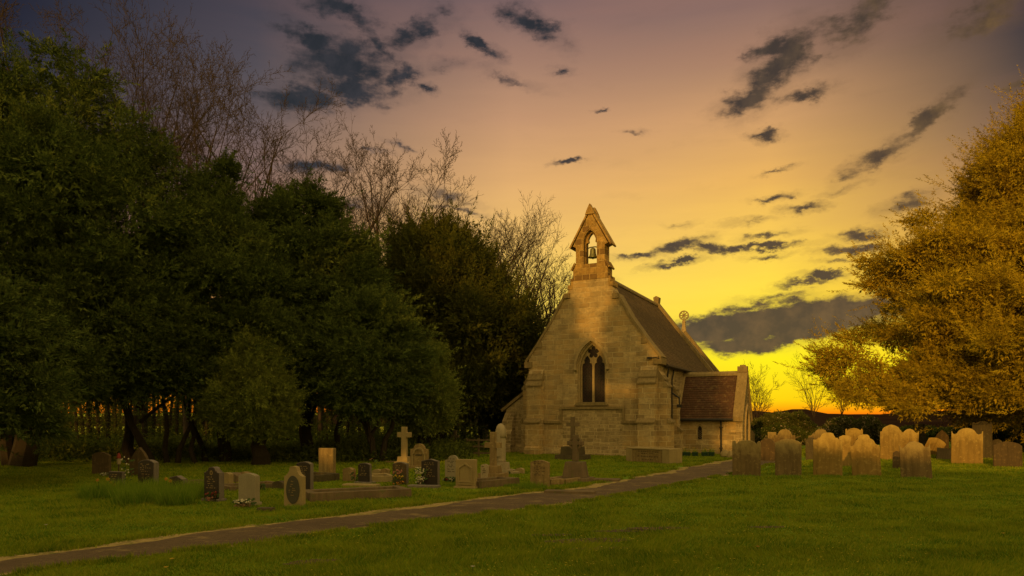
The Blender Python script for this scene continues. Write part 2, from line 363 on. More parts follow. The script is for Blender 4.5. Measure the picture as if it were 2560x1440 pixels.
sun.energy = 2.6; sun.angle = R(.6); sun.color = (1, .52, .1)
sd = Vector((math.sin(R(SUN_AZ))*math.cos(R(SUN_EL)), math.cos(R(SUN_AZ))*math.cos(R(SUN_EL)), math.sin(R(SUN_EL))))
so.rotation_euler = sd.to_track_quat('Z', 'Y').to_euler()

sc.view_settings.view_transform = 'Standard'; sc.view_settings.look = 'None'; sc.view_settings.exposure = 0; sc.view_settings.gamma = 1
sc.cycles.max_bounces = 5; sc.cycles.diffuse_bounces = 3; sc.cycles.transparent_max_bounces = 4
sc.cycles.use_denoising = True
try: sc.cycles.denoising_prefilter = 'ACCURATE'
except Exception: pass
sc.cycles.sample_clamp_indirect = 4

# ------------------------------------------------------------------ ground, path, field, hill
m, nt = newmat('lawn_soil')
ob = nt.node('ShaderNodeTexCoord').outputs['Object']
a = nt.noise(ob, .35, 5, .6); b = nt.noise(ob, 2.2, 5, .65); c = nt.noise(nt.mapping(ob, rot=(0,0,.4), sc=(1,3,1)), 7, 5, .7)
col = nt.mix(nt.rng(a, .35, .65), (.1,.185,.007), (.18,.245,.011)); col = nt.mix(nt.rng(b, .4, .7, 0, .6), col, (.07,.11,.005))
col = nt.mix(nt.rng(c, .55, .7, 0, .5), col, (.16,.17,.02)); col = nt.mix(nt.rng(nt.noise(ob, 1.1, 6, .7), .62, .7, 0, .7), col, (.2,.15,.05))
finish(nt, col, .95, c, .08, .1)
ground = MB().add([(-2500,-300,0),(2500,-300,0),(2500,4000,0),(-2500,4000,0)], [(0,1,2,3)]).build('ground', m)
tag(ground, kind='structure')

up = [(-160,1412),(0,1394),(200,1370),(400,1343),(600,1318),(820,1292),(1000,1270),(1200,1245),(1420,1222),(1530,1205),(1640,1183),(1740,1163),(1800,1152),(1850,1146),(1930,1140)]
lo = [(-160,1475),(0,1438),(260,1405),(500,1374),(740,1344),(900,1322),(1060,1301),(1240,1282),(1400,1262),(1530,1242),(1650,1220),(1750,1201),(1840,1184),(1900,1168),(1990,1150)]
def resample(pts, n, jit=0.):
    P = [Vector(G(*p)) for p in pts]; L = [0]
    for i in range(1, len(P)): L.append(L[-1] + (P[i]-P[i-1]).length)
    out = []
    for k in range(n):
        t = L[-1]*k/(n-1); i = max(j for j in range(len(L)) if L[j] <= t + 1e-9); i = min(i, len(P)-2)
        f = (t-L[i])/(L[i+1]-L[i]); q = P[i].lerp(P[i+1], f)
        out.append(q + Vector((rnd.uniform(-jit, jit), rnd.uniform(-jit, jit))))
    return out
NP = 260
def strip(name, A, B, z, m):
    mb = MB(); mb.add([(p.x, p.y, z) for p in A] + [(p.x, p.y, z) for p in B], [(i, NP+i, NP+i+1, i+1) for i in range(NP-1)])
    return mb.build(name, m)
A0, B0 = resample(up, NP), resample(lo, NP)
def wav(i, s): return .10*math.sin(i*.21+s) + .07*math.sin(i*.53+2*s) + rnd.uniform(-.06, .06)
Ain = [a + (b-a)*(.15+.06*math.sin(i*.13)+.04*math.sin(i*.41)+rnd.uniform(-.03,.03)) for i, (a, b) in enumerate(zip(A0, B0))]
Bin = [b + (a-b)*(.05+.03*math.sin(i*.17)+rnd.uniform(-.02,.02)) for i, (a, b) in enumerate(zip(A0, B0))]
Aout = [a + Vector((wav(i,1)*.5, wav(i,2)+.12)) for i, a in enumerate(A0)]
Bout = [b + Vector((wav(i,3)*.5, wav(i,4)-.02)) for i, b in enumerate(B0)]
m, nt = newmat('dry_verge'); ob = nt.node('ShaderNodeTexCoord').outputs['Object']
col = nt.mix(nt.rng(nt.noise(ob, 7, 6, .7), .38, .6), (.2,.15,.055), (.38,.28,.11)); col = nt.mix(nt.rng(nt.noise(ob, 2.3, 5, .7), .52, .62, 0, .8), col, (.07,.09,.01))
finish(nt, col, .95, nt.noise(ob, 40, 3), .03, .1)
verge = strip('path_verge', Aout, Bout, .004, m); tag(verge, kind='structure')
m, nt = newmat('path_tarmac'); ob = nt.node('ShaderNodeTexCoord').outputs['Object']; ob8 = nt.noise(ob, 9, 8, .8)
col = nt.mix(nt.rng(nt.noise(ob, 55, 3, .7), .3, .7), (.08,.054,.03), (.16,.11,.062)); col = nt.mix(nt.rng(nt.noise(ob, .9, 5, .6), .4, .65, 0, .6), col, (.07,.045,.028))
col = nt.mix(nt.rng(nt.noise(nt.mapping(ob, rot=(0,0,.45), sc=(.9,1.5,1)), 1.3, 8, .78), .53, .62, 0, .75), col, (.26,.185,.08))
col = nt.mix(nt.rng(ob8, .52, .7, 0, .7), col, (.035,.024,.015)); col = nt.mix(nt.rng(nt.noise(ob, 22, 6, .8), .6, .72, 0, .7), col, (.3,.22,.12))
finish(nt, col, .9, nt.noise(ob, 30, 6, .8), .04, .2)
path = strip('path', Ain, Bin, .008, m); tag(path, kind='structure')

m, nt = newmat('rape_field'); ob = nt.node('ShaderNodeTexCoord').outputs['Object']
finish(nt, nt.mix(nt.rng(nt.noise(ob, .05, 4), .4, .6), (.42,.42,.02), (.25,.32,.02)), .95)
fld = MB()
fld.add([(-400,85,.004),(-2,85,.004),(-2,260,.3),(-400,260,.3),(-2,500,6),(-400,500,6)], [(0,1,2,3),(3,2,4,5)])
tag(fld.build('field', m), kind='structure')
m, nt = newmat('far_hill'); ob = nt.node('ShaderNodeTexCoord').outputs['Object']
finish(nt, nt.mix(nt.rng(nt.noise(ob, .02, 5), .4, .6), (.018,.010,.009), (.028,.017,.012)), 1, spec=0)
hl = MB(); prof = [(-1200,1036),(1000,1030),(1500,1030),(1860,1026),(1900,1028),(1930,1031),(1960,1027),(1980,1024),(2015,1023),(2030,1027),(2070,1033),(2120,1036),(2200,1036),(2260,1032),(2330,1028),(2400,1026),(2500,1018),(2700,1010),(3400,1010)]
vs = []; YH = 700
ptsH = []
for (x0, y0), (x1, y1) in zip(prof, prof[1:]):
    k = max(1, int((x1-x0)/25))
    for i in range(k): ptsH.append((x0+(x1-x0)*i/k, y0+(y1-y0)*i/k + rnd.uniform(-1.2, 1.2)))
for px, py in ptsH:
    X, Z = XZ(px, py, YH); vs += [(X*.2, YH*.2, -.3), (X, YH, Z), (X*1.4, YH*1.4, Z*.6)]
fs = []
for i in range(len(ptsH)-1):
    a = i*3; fs += [(a, a+3, a+4, a+1), (a+1, a+4, a+5, a+2)]
tag(hl.add(vs, fs).build('hill', m), kind='structure')

# grass blades -----------------------------------------------------------------
def blades(x, y, h, wd, lean=.5, band=False):
    n = len(x); th = rng.uniform(0, 2*np.pi, n); la = rng.uniform(0, 2*np.pi, n); ll = rng.uniform(.1, 1, n)*h*lean
    if band: la = np.where(np.sin((y-.18*x)*3.2+vnoise(x, y, 3, 9)*4) > 0, .2, 3.4) + rng.normal(0, .8, n)
    v = np.zeros((n, 3, 3)); cx, sx = np.cos(th)*wd/2, np.sin(th)*wd/2
    v[:,0,0] = x-cx; v[:,0,1] = y-sx; v[:,1,0] = x+cx; v[:,1,1] = y+sx
    v[:,2,0] = x+np.cos(la)*ll; v[:,2,1] = y+np.sin(la)*ll; v[:,2,2] = h
    return v
pathpoly = [(a.x, a.y) for a in A0] ; cl = np.array([[(a.x+b.x)/2, (a.y+b.y)/2, (b-a).length/2] for a, b in zip(A0, B0)])
def inpath(x, y, k=.9):
    out = np.zeros(len(x), bool)
    for i in range(0, NP, 2):
        out |= (x-cl[i,0])**2 + (y-cl[i,1])**2 < ((cl[i,2]*k))**2
    return out
def vnoise(x, y, s, seed):
    r = np.random.default_rng(seed); t = r.random((64, 64)); xs, ys = x/s+500, y/s+500
    xi, yi = np.floor(xs).astype(int), np.floor(ys).astype(int); fx, fy = xs-xi, ys-yi; fx = fx*fx*(3-2*fx); fy = fy*fy*(3-2*fy)
    g = lambda i, j: t[i % 64, j % 64]
    return (g(xi,yi)*(1-fx)+g(xi+1,yi)*fx)*(1-fy) + (g(xi,yi+1)*(1-fx)+g(xi+1,yi+1)*fx)*fy
N = 620000
Y = 7.2 * (46/7.2) ** rng.random(N); X = (rng.random(N)*2-1) * (Y*.76+.4)
keep = ~inpath(X, Y); X, Y = X[keep], Y[keep]
nn = vnoise(X, Y, .5, 1)*.5 + vnoise(X, Y, 1.7, 2)*.5
M_soil = plain('bare_soil', (.13,.085,.04), .95, var=.7, scale=14)
SP_ = [(1470,1352,.7,.12),(1560,1328,.55,.08),(1640,1322,.6,.1),(1500,1372,.5,.07),(1380,1338,.4,.06),(780,1405,.3,.1),(1920,1318,.35,.06)]
for px, py, ra, rb in SP_:
    x0, y0 = G(px, py); k_ = (((X-x0-(Y-y0)*.9)/ra)**2 + ((Y-y0)/rb/2.4)**2 > 1) | (rng.random(len(X)) < .35); X, Y, nn = X[k_], Y[k_], nn[k_]
h = (.02 + .065*nn**1.6) * (1 + .012*Y) * rng.uniform(.6, 1.35, len(X)); wd = .004 + .00085*Y
g = trimesh('grass', blades(X, Y, h, wd, 1.1, True), L_grass); tag(g, 'short mown grass of the churchyard lawn', 'grass', kind='stuff')
for px, py, ra, rb in SP_:
    x0, y0 = G(px, py); pts = [(ra*math.cos(t*.3)*rnd.uniform(.75,1.1)+rb*2*math.sin(t*.3)*.9, rb*2.2*math.sin(t*.3)*rnd.uniform(.7,1.1)) for t in range(21)]
    o = MB().add([(x, y, .006) for x, y in pts], [tuple(range(21))]).build('bare_soil', M_soil); o.location = (x0, y0, 0); tag(o, kind='structure')
T = []
for P_, sg in ((Aout, -1), (Bout, 1)):
    P_ = np.array([(p.x, p.y) for p in P_]); t_ = rng.random(26000)*(NP-2); i_ = t_.astype(int); f_ = (t_-i_)[:, None]
    q = P_[i_]*(1-f_) + P_[i_+1]*f_; q = q + rng.normal(0, .07, q.shape) + np.array([0, -.03*sg])
    kk = vnoise(q[:,0], q[:,1], .45, 12) > .35; q = q[kk]
    T.append(blades(q[:,0], q[:,1], rng.uniform(.03, .1, len(q)), .004+.0009*q[:,1], 1.0))
g = trimesh('path_edge_grass', np.concatenate(T), L_grass); tag(g, 'grass creeping over both edges of the path', 'grass', kind='stuff')
# yellow lawn flowers
n = 800; fy = 7.6*(15/7.6)**rng.random(n); fx = (rng.random(n)*1.2-.4)*fy*.74
keep = (vnoise(fx, fy, 1.3, 5) > .42) & ~inpath(fx, fy, 1.15); fx, fy = fx[keep], fy[keep]; n = len(fx)
tri = []
for x, y in zip(fx, fy):
    r = rnd.uniform(.007, .016); z = rnd.uniform(.08, .12); a0 = rnd.random()*6
    for k in range(3):
        a = a0+k*2.09
        tri.append([(x, y, z), (x+r*math.cos(a), y+r*math.sin(a), z+r*.6), (x+r*math.cos(a+1.9), y+r*math.sin(a+1.9), z+r*.6)])
P_lawn = petal('lawn_petals', (.6,.48,.04))
g = trimesh('lawn_flowers', np.array(tri), P_lawn); tag(g, 'tiny yellow flowers scattered through the near lawn', 'flowers', kind='stuff')
for i, (px, py, c, lb) in enumerate([(115,1323,P_white,'white daisy alone on the grass beside the path'),(1182,1432,P_white,'white daisy at the bottom edge of the lawn'),
        (430,1412,P_yel,'yellow dandelion just below the path'),(415,1434,P_yel,'yellow dandelion at the bottom edge under the path'),(1895,1380,P_org,'orange dandelion in the middle of the near lawn'),(2508,1345,P_yel,'yellow dandelion at the far right of the lawn')]):
    x, y = G(px, py); mb = MB(); r = .03
    for k in range(9):
        a = k*.698; mb.add([(0,0,.07),(r*math.cos(a),r*math.sin(a),.085),(r*math.cos(a+.5),r*math.sin(a+.5),.085)], [(0,1,2)])
    o = mb.build('lawn_daisy' if c is P_white else 'dandelion', c); o.location = (x, y, 0); tag(o, lb, 'flower', 'single flowers in the lawn')
    MB().tube([(0,0,0),(0,0,.07)], .004, 4).build('stem', M_leaf, o)

# ------------------------------------------------------------------ church
AX = R(27.2)
church = empty('church', ((1476-1280)/F*37, 37, 0), -AX, 'small stone church with a steep roof and an arched bell gable', 'church')
HW = 3.62
def ext_x(mb, prof, x0, x1): return mb.prism(prof, x0, x1, axis='x')
# west front wall
gable = [(-HW,0),(HW,0),(HW,5.05),(HW+.0,5.15),(2.96,5.95),(2.08,7.22),(1.42,8.4),(1.02,9.2),(1.02,9.3),(-1.02,9.3),(-1.02,9.2),(-1.35,8.6),(-2.15,7.25),(-3.0,6.0),(-HW,5.2)]
wx = .07
hole = arch(.80, 4.55, 6.0, 10, wx, 2.72)
front = MB().prism(gable, 0, .75, [hole]).build('front_wall', M_wall, church)
# window
win = MB()
la = lambda cx: [(cx-.29,2.8),(cx-.29,4.72),(cx-.25,4.86),(cx-.15,4.9),(cx-.18,5.02),(cx-.12,5.16),(cx,5.3),(cx+.12,5.16),(cx+.18,5.02),(cx+.15,4.9),(cx+.25,4.86),(cx+.29,4.72),(cx+.29,2.8)]
def foil(cx, cz, r, n=5, ph=90): 
    return [(cx + r*(.55+.45*abs(math.cos(n/2*(t-R(ph))))**.7)*math.cos(t), cz + r*(.55+.45*abs(math.cos(n/2*(t-R(ph))))**.7)*math.sin(t)) for t in [2*math.pi*i/40 for i in range(40)]]
outer = arch(.79, 4.55, 5.99, 10, wx, 2.73)
win.prism(outer, .26, .42, [la(wx-.35), la(wx+.35), foil(wx, 5.46, .33)])
W1 = win.build('window', M_trim, church)
MB().prism(arch(.78, 4.55, 5.97, 10, wx, 2.74), .33, .36).build('pane', M_glass, W1)
MB().prism([(-.95+wx,2.62),(.95+wx,2.62),(.82+wx,2.8),(-.82+wx,2.8)], -.12, .25).build('sill', M_cop, W1)
MB().prism(ring(.84, .97, 4.62, 6.04, 6.24, wx), -.13, .02).build('hood_mould', M_trim, W1)
MB().prism(ring(.70, .795, 4.55, 5.84, 5.985, wx, 2.8), .10, .30).build('jamb_moulding', M_trim, W1)
for cx in (wx-.35, wx+.35):
    mb = MB()
    for zz in (3.45, 4.05): mb.box(cx-.285, cx+.285, .30, .325, zz, zz+.03)
    mb.box(cx-.012, cx+.012, .299, .324, 3.4, 4.6); mb.prism(ring(.17,.2,4.0,4.2,4.24,cx,3.9), .302, .32)
    mb.build('glazing_bars', M_lead, W1)
for sx in (-1, 1): MB().prism([(wx+sx*.9-.09,4.5),(wx+sx*.9+.09,4.5),(wx+sx*.9+.09,4.62),(wx+sx*.9-.09,4.62)], -.17, .02).build('label_stop', M_trim, W1)
# string course
mb = MB(); T = .13
mb.box(-HW-.02, -1.6, -.11, 0.003, 1.68, 1.68+T, 0, .0); mb.box(-1.72, -1.6, -.105, .004, 1.68+T, 2.43); mb.box(-1.72, 1.9, -.11, .003, 2.43, 2.43+T)
mb.box(1.78, 1.9, -.105, .004, 1.68+T, 2.43); mb.box(1.78, HW+.02, -.11, .003, 1.68, 1.68+T)
mb.build('string_course', M_cop, church)
mb = MB(); mb.box(-HW-.06, HW+.06, -.10, .7, -.1, .38, 0, .05); mb.build('plinth', M_rub, church)
# recessed lower panel between string course drops
MB().box(-1.58, 1.76, -.012, .02, .36, 2.42).build('lower_panel', M_rub, church)
# copings on the front gable
def slab(mb, p0, p1, th, y0, y1, off=0.):
    (x0, z0), (x1, z1) = p0, p1; L = math.hypot(x1-x0, z1-z0); nx, nz = -(z1-z0)/L, (x1-x0)/L
    if nz < 0: nx, nz = -nx, -nz
    return mb.prism([(x0+nx*off, z0+nz*off), (x1+nx*off, z1+nz*off), (x1+nx*(off+th), z1+nz*(off+th)), (x0+nx*(off+th), z0+nz*(off+th))], y0, y1)
for pts in ([(HW+.12,4.98),(2.96,5.95),(2.08,7.22),(1.42,8.4)], [(-HW-.12,5.03),(-3.0,6.0),(-2.15,7.25),(-1.35,8.6)]):
    mb = MB()
    for i, (p0, p1) in enumerate(zip(pts, pts[1:])): slab(mb, p0, p1, .13, -.07+i*.004, .83-i*.004)
    x, z = pts[0]; s = 1 if x > 0 else -1
    mb.box(min(x-s*.35, x+s*.1), max(x-s*.35, x+s*.1), -.1, .86, z-.3, z+.02)
    x, z = pts[3]; mb.box(min(x-s*.2, x+s*.13), max(x-s*.2, x+s*.13), -.11, .8, z-.22, z+.05)
    x, z = pts[1]; mb.box(min(x-s*.2, x+s*.1), max(x-s*.2, x+s*.1), -.06, .84, z-.18, z+.1)
    mb.build('gable_coping', M_cop, church)
# bellcote
bc = [(-.97,9.3),(.97,9.3),(.97,9.83),(.81,10.16),(.81,11.05),(.98,11.12),(0.03,12.85),(-.03,12.85),(-.98,11.12),(-.81,11.05),(-.81,10.16),(-.97,9.83)]
def cusp(hw, zs, za, z0):
    a = arch(hw, zs, za, 8, 0, z0); out = []
    rise = za-zs
    L = [(-hw,z0),(-hw,zs),(-hw*.9,zs+.12*rise),(-hw*.55,zs+.18*rise),(-hw*.62,zs+.45*rise),(-hw*.42,zs+.7*rise),(0,za)]
    return L + [(-x, z) for x, z in L[:-1][::-1]]
BO = 0.0
bell_c = MB().prism(bc, -.04, .68, [arch(.37, 11.3, 11.9, 8, BO, 10.12)]).build('bell_gable', M_bell, church)
MB().prism(arch(.365, 11.3, 11.89, 8, BO, 10.13), .24, .42, [cusp(.34, 11.2, 11.82, 10.14)][:1]).build('cusped_arch', M_bell, bell_c)
MB().prism(ring(.42, .48, 11.3, 11.97, 12.05, BO, 11.0), -.07, -.03).build('arch_moulding', M_bell, bell_c)
mb = MB()
for s in (-1, 1):
    slab(mb, (s*1.12, 11.02), (0, 12.98), .085, -.07, .73)
    slab(mb, (s*.81, 10.2), (s*1.03, 9.82), .09, -.09, .73, 0); 
mb.build('coping', M_bell, bell_c)
mb = MB()
for y0, dz_ in ((-.14, .02), (.52, 0)):
    mb.prism([(-.26,12.72),(.26,12.72),(.17,12.95),(.02,13.24+dz_),(-.02,13.24+dz_),(-.17,12.95)], y0, y0+.26)
mb.build('apex_stone', M_bell, bell_c)
for s in (-1, 1):
    mb = MB(); mb.box(min(s*1.02,s*1.28), max(s*1.02,s*1.28), -.03, .7, 8.85, 9.08); mb.box(min(s*.99,s*1.12), max(s*.99,s*1.12), -.03, .7, 9.08, 9.4, 0, 0)
    mb.build('shoulder_stone', M_bell, bell_c)
bell = MB().lathe([(.02,.0),(.06,-.01),(.13,-.05),(.15,-.12),(.16,-.3),(.19,-.42),(.25,-.5),(.25,-.53),(.0,-.5)], .03, .3, 11.02, 18).build('bell', M_bronze, bell_c, smooth=True)
MB().tube([(-.33,.3,11.0),(-.1,.3,11.06),(.15,.3,11.06),(.33,.3,11.02)], .03, 6).build('yoke', M_lead, bell)
MB().lathe([(.01,.1),(.012,-.02),(.03,-.05),(.03,-.08),(.0,-.1)], .03, .3, 10.5, 8).build('clapper', M_lead, bell)
# side walls, east gable, chancel
NV = 12.7
MB().box(HW-.6, HW, .75, NV, -.1, 4.85).build('side_wall', M_rub, church)
MB().box(-HW, -HW+.6, .75, NV, -.1, 4.85).build('side_wall', M_rub, church)
MB().prism([(-HW,-.1),(HW,-.1),(HW,5.0),(0,9.85),(-HW,5.0)], NV, NV+.4).build('end_gable', M_rub, church)
mb = MB()
for s in (-1, 1): slab(mb, (s*(HW+.25), 4.72), (0, 9.78), .2, NV-.05, NV+.45)
mb.build('gable_coping', M_cop, church)
MB().prism([(-.14,9.8),(.14,9.8),(.2,10.3),(0,10.4),(-.2,10.3)], NV-.05, NV+.45).build('apex_stone', M_cop, church)
def roof(name, x_e, z_e, x_r, z_r, y0, y1, n, m, parent, axis='y', lip=.03):
    mb = MB()
    for i in range(n):
        t0, t1 = i/n, (i+1)/n
        xa, za = x_e+(x_r-x_e)*t0, z_e+(z_r-z_e)*t0; xb, zb = x_e+(x_r-x_e)*t1, z_e+(z_r-z_e)*t1
        jit = rnd.uniform(-.006, .006)
        p = [(xa, za+lip+jit), (xb, zb+.004), (xb, zb-.07), (xa, za-.07)]
        vs = [(x, y0, z) for x, z in p] + [(x, y1, z) for x, z in p]
        mb.add(vs, [(0,1,2,3),(7,6,5,4),(0,4,5,1),(1,5,6,2),(2,6,7,3),(3,7,4,0)])
    if axis == 'x': mb.v = [(y, x, z) for x, y, z in mb.v]; mb.f = [f[::-1] for f in mb.f]
    o = mb.build(name, m, parent)
    uvl = o.data.uv_layers[0]
    for p in o.data.polygons:
        row = p.index // 6
        for li in p.loop_indices:
            v = o.data.vertices[o.data.loops[li].vertex_index].co
            uvl.data[li].uv = ((v.y if axis == 'y' else v.x), row+.5)
    return o
for s in (-1, 1):
    roof('roof', s*(HW+.22), 4.75, 0, 9.78, .75, NV-.05, 46, M_slate, church)
mb = MB()
for i in range(26):
    y = .75+i*(NV-.8)/26; mb.prism([(-.16,9.66),(0,9.83),(.16,9.66),(.16,9.76),(0,9.95),(-.16,9.76)][::-1], y+.01, y+(NV-.8)/26-.01)
mb.build('ridge_tiles', M_cop, church)
CHV = 20.9; CW = 3.2
ch = MB().box(-CW, CW, NV+.4, CHV, -.1, 4.5).build('chancel', M_rub, church)
MB().prism([(-CW,4.5),(CW,4.5),(CW,4.7),(0,8.75),(-CW,4.7)], CHV-.4, CHV).build('end_gable', M_rub, ch)
for s in (-1, 1): roof('roof', s*(CW+.2), 4.4, 0, 8.7, NV+.4, CHV-.35, 38, M_slate, ch)
mb = MB()
for s in (-1, 1): slab(mb, (s*(CW+.25), 4.35), (0, 8.75), .2, CHV-.4, CHV+.06)
mb.build('gable_coping', M_cop, ch)
# wheel cross
mb = MB(); cz = 10.12; cy0, cy1 = CHV-.26, CHV-.12
mb.prism([(-.2,8.75),(.2,8.75),(.12,9.25),(.1,9.6),(-.1,9.6),(-.12,9.25)], cy0-.06, cy1+.06)
circ = lambda r, n=28: [(r*math.cos(2*math.pi*i/n), cz+r*math.sin(2*math.pi*i/n)) for i in range(n)]
mb.prism(circ(.38), cy0, cy1, [circ(.3)])
for k in range(8):
    a = k*math.pi/4; c_, s_ = math.cos(a), math.sin(a)
    q = [(.05*0-.0, .03),(.32,.03),(.32,-.03),(0,-.03)]
    mb.prism([(x*c_-y*s_, cz+x*s_+y*c_) for x, y in q][::-1], cy0+.01*(k%2)+.004, cy1-.01*(k%2)-.004)
mb.prism([(-.14,9.56),(.14,9.56),(.1,9.72),(-.1,9.72)], cy0-.03, cy1+.03)
mb.build('wheel_cross', M_trim, ch)
# gutters and pipes
mb = MB(); mb.tube([(HW+.25,.85,4.66),(HW+.25,NV-.1,4.66)], .075, 8); mb.build('gutter', M_lead, church)
mb = MB(); mb.tube([(HW+.25,1.2,4.6),(HW+.2,1.2,4.3),(HW+.12,1.25,3.9),(HW+.3,1.5,3.3),(HW+.75,1.35,3.0),(HW+.78,1.3,2.6)], .05, 6)
mb.box(HW+.66, HW+.9, 1.18, 1.42, 2.5, 2.66); mb.build('drain_pipe', M_lead, church)
mb = MB(); mb.tube([(HW+.06,2.9,4.55),(HW+.12,2.7,4.4),(HW+.06,2.6,4.0),(HW+.06,2.6,.1)], .035, 6); mb.build('drain_pipe', M_lead, church)
mb = MB(); mb.box(HW-.5,HW-.3,-.2,-.05,4.95,5.05); mb.tube([(HW-.4,-.12,5.0),(HW-.05,-.16,5.02),(HW+.1,-.1,4.95)], .025, 5); mb.build('flood_light', M_lead, church)
# buttresses
def buttress(name, w0, w1, side, loc, pr=(.62,.45), zt=(1.75,3.75,4.65), face='front'):
    p1, p2 = pr
    prof = [(0,-.1),(-p1-.12,-.1),(-p1-.12,.36),(-p1,.42),(-p1,zt[0]),(-p2,zt[0]+.16),(-p2,zt[1]),(-p2*.62,zt[1]+(zt[2]-zt[1])*.36),(-p2*.62-.03,zt[1]+(zt[2]-zt[1])*.36+.02),(-p2*.33,zt[1]+(zt[2]-zt[1])*.68),(-p2*.33-.03,zt[1]+(zt[2]-zt[1])*.68+.02),(0,zt[2])]
    mb = MB(); mb.prism(prof[::-1], w0, w1, axis='x')
    if side: # project along +x / -x instead
        mb.v = [(-y*side, x, z) for x, y, z in mb.v]
    mb.v = [(x+loc[0], y+loc[1], z) for x, y, z in mb.v]
    b = mb.build(name, M_wall, church, bevel=.012)
    for pr_, e_ in (([(-p1-.07,zt[0]-.06),(-p1-.07,zt[0]+.02),(-p2-.001,zt[0]+.2),(-p2-.001,zt[0]-.06)], .05), ([(-p2-.06,zt[1]-.07),(-p2-.06,zt[1]+.0),(-p2*.6,zt[1]+.3),(-p2*.6,zt[1]-.07)], .04),
                    ([(-p2*.68-.05,zt[1]+.26),(-p2*.68-.05,zt[1]+.33),(-.02,zt[2]-.05),(-.02,zt[1]+.26)], .03)):
        st_ = MB(); st_.prism(pr_[::-1], w0-e_, w1+e_, axis='x')
        if side: st_.v = [(-y*side, x, z) for x, y, z in st_.v]
        st_.v = [(x+loc[0], y+loc[1], z) for x, y, z in st_.v]
        st_.build('offset', M_cop, b)
    return b
buttress('buttress', -.42, .42, 0, (HW-.46, 0))
buttress('buttress', -.42, .42, 0, (-HW+.5, 0))
buttress('buttress', -.4, .4, 1, (HW, .46), zt=(1.75,3.6,4.4))
buttress('buttress', -.4, .4, -1, (-HW, .46), pr=(.5,.4), zt=(1.75,3.6,4.4))
buttress('buttress', -.3, .3, 1, (HW, 3.0), pr=(.5,.32), zt=(1.3,3.2,3.8))
# lean-to aisle
ai = MB().prism([(-5.45,-.1),(-HW,-.1),(-HW,3.72),(-5.45,2.45)], .8, 11).build('aisle', M_rub, church)
roof('roof', -5.7, 2.36, -HW+.02, 3.9, .95, 11, 14, M_slate, ai)
mb = MB(); slab(mb, (-5.68, 2.32), (-HW, 3.78), .16, .7, .96); mb.build('coping', M_cop, ai)
mb = MB(); mb.prism([(0,-.1),(-.7,-.1),(-.7,.4),(-.6,.45),(-.6,1.15),(-.42,1.3),(-.42,1.75),(0,2.3)][::-1], -5.5, -4.85, axis='x'); mb.v = [(x, y+.8, z) for x, y, z in mb.v]; mb.build('buttress', M_rub, ai, bevel=.015)
mb = MB(); mb.box(-4.85,-HW,.68,.8,-.1,.36); mb.build('plinth', M_rub, ai)
mb = MB(); mb.tube([(-HW-.62,.7,1.0),(-HW-.55,.7,1.4),(-HW-.58,.7,1.9),(-HW-.5,.72,2.6)], .04, 5); mb.build('drain_pipe', M_lead, ai)

# ---- porch: its gable faces +x of the church
PV0, PV1, PU = 4.0, 6.9, 6.75; PR = (PV0+PV1)/2
porch = MB(); 
def portw(h, x): return arch(h, .78, 1.05, 6, x, .0)
pw = arch(.12, 1.35, 1.55, 6, 4.85, .78)
porch.prism([(HW-.1,-.1),(PU,-.1),(PU,1.95),(HW-.1,1.95)], PV0, PV0+.35, [pw])
P = porch.build('porch', M_wall, church)
MB().prism([(HW-.1,-.1),(PU,-.1),(PU,1.95),(HW-.1,1.95)], PV1-.35, PV1).build('far_wall', M_wall, P)
gm = MB(); dv = arch(.62, 1.5, 2.55, 10, PR, -.05)
gp = [(PV0,-.1),(PV1,-.1),(PV1,2.0),(PR,4.42),(PV0,2.0)]
gm.prism([(PV0,-.1),(PR-.62,-.1)]+arch(.62,1.5,2.55,10,PR)+[(PR+.62,-.1),(PV1,-.1),(PV1,2.0),(PR,4.42),(PV0,2.0)], PU-.002, PU+.35, axis='x')
gm.build('gable_wall', M_rub, P)
MB().prism(ring(.62,.74,1.5,2.55,2.72,PR,.0), PU+.352, PU+.43, axis='x').build('arch_moulding', M_trim, P)
mb = MB()
for s in (-1, 1):
    y0, z0 = PR+s*(PR-PV0+.22), 1.78
    L = math.hypot(y0-PR, z0-4.5)
    mb.prism([(y0,z0),(PR,4.45),(PR,4.68),(y0+s*.0,z0+.24)], PU-.12, PU+.42, axis='x')
mb.build('coping', M_cop, P)
mb = MB(); mb.box(PU-.13, PU+.4, PR-.16, PR+.16, 4.5, 4.82); mb.box(PU+.0, PU+.28, PR-.1, PR+.1, 4.82, 4.9); mb.build('apex_stone', M_cop, P)
for s in (-1, 1): roof('roof', PR+s*(PR-PV0+.2), 1.9, PR, 4.42, HW-.05, PU-.12, 20, M_tile, P, 'x', .05)
mb = MB(); mb.prism([(PR-.14,4.32),(PR,4.5),(PR+.14,4.32),(PR+.12,4.44),(PR,4.58),(PR-.12,4.44)][::-1], HW, PU-.12, axis='x'); mb.build('ridge_tiles', M_cop, P)
mb = MB(); mb.prism([(PV0-.2,1.86),(PR,4.4),(PR,4.56),(PV0-.22,2.02)][::-1], HW, HW+.13, axis='x'); mb.build('flashing', M_trim, P)
mb = MB(); mb.tube([(HW+.02,PV0-.26,1.87),(PU-.1,PV0-.26,1.87)], .07, 8); mb.build('gutter', M_lead, P)
mb = MB(); mb.tube([(6.0,PV0-.24,1.85),(6.0,PV0-.1,1.7),(6.0,PV0-.09,.05)], .05, 8); mb.box(5.92,6.08,PV0-.18,PV0,1.42,1.5); mb.box(5.92,6.08,PV0-.18,PV0,.3,.38); mb.build('drain_pipe', M_lead, P)
for k in range(7): MB().box(3.95+k*.4, 4.03+k*.4, PV0-.08, PV0+.002, 1.74, 1.84).build('corbel', M_trim, P)
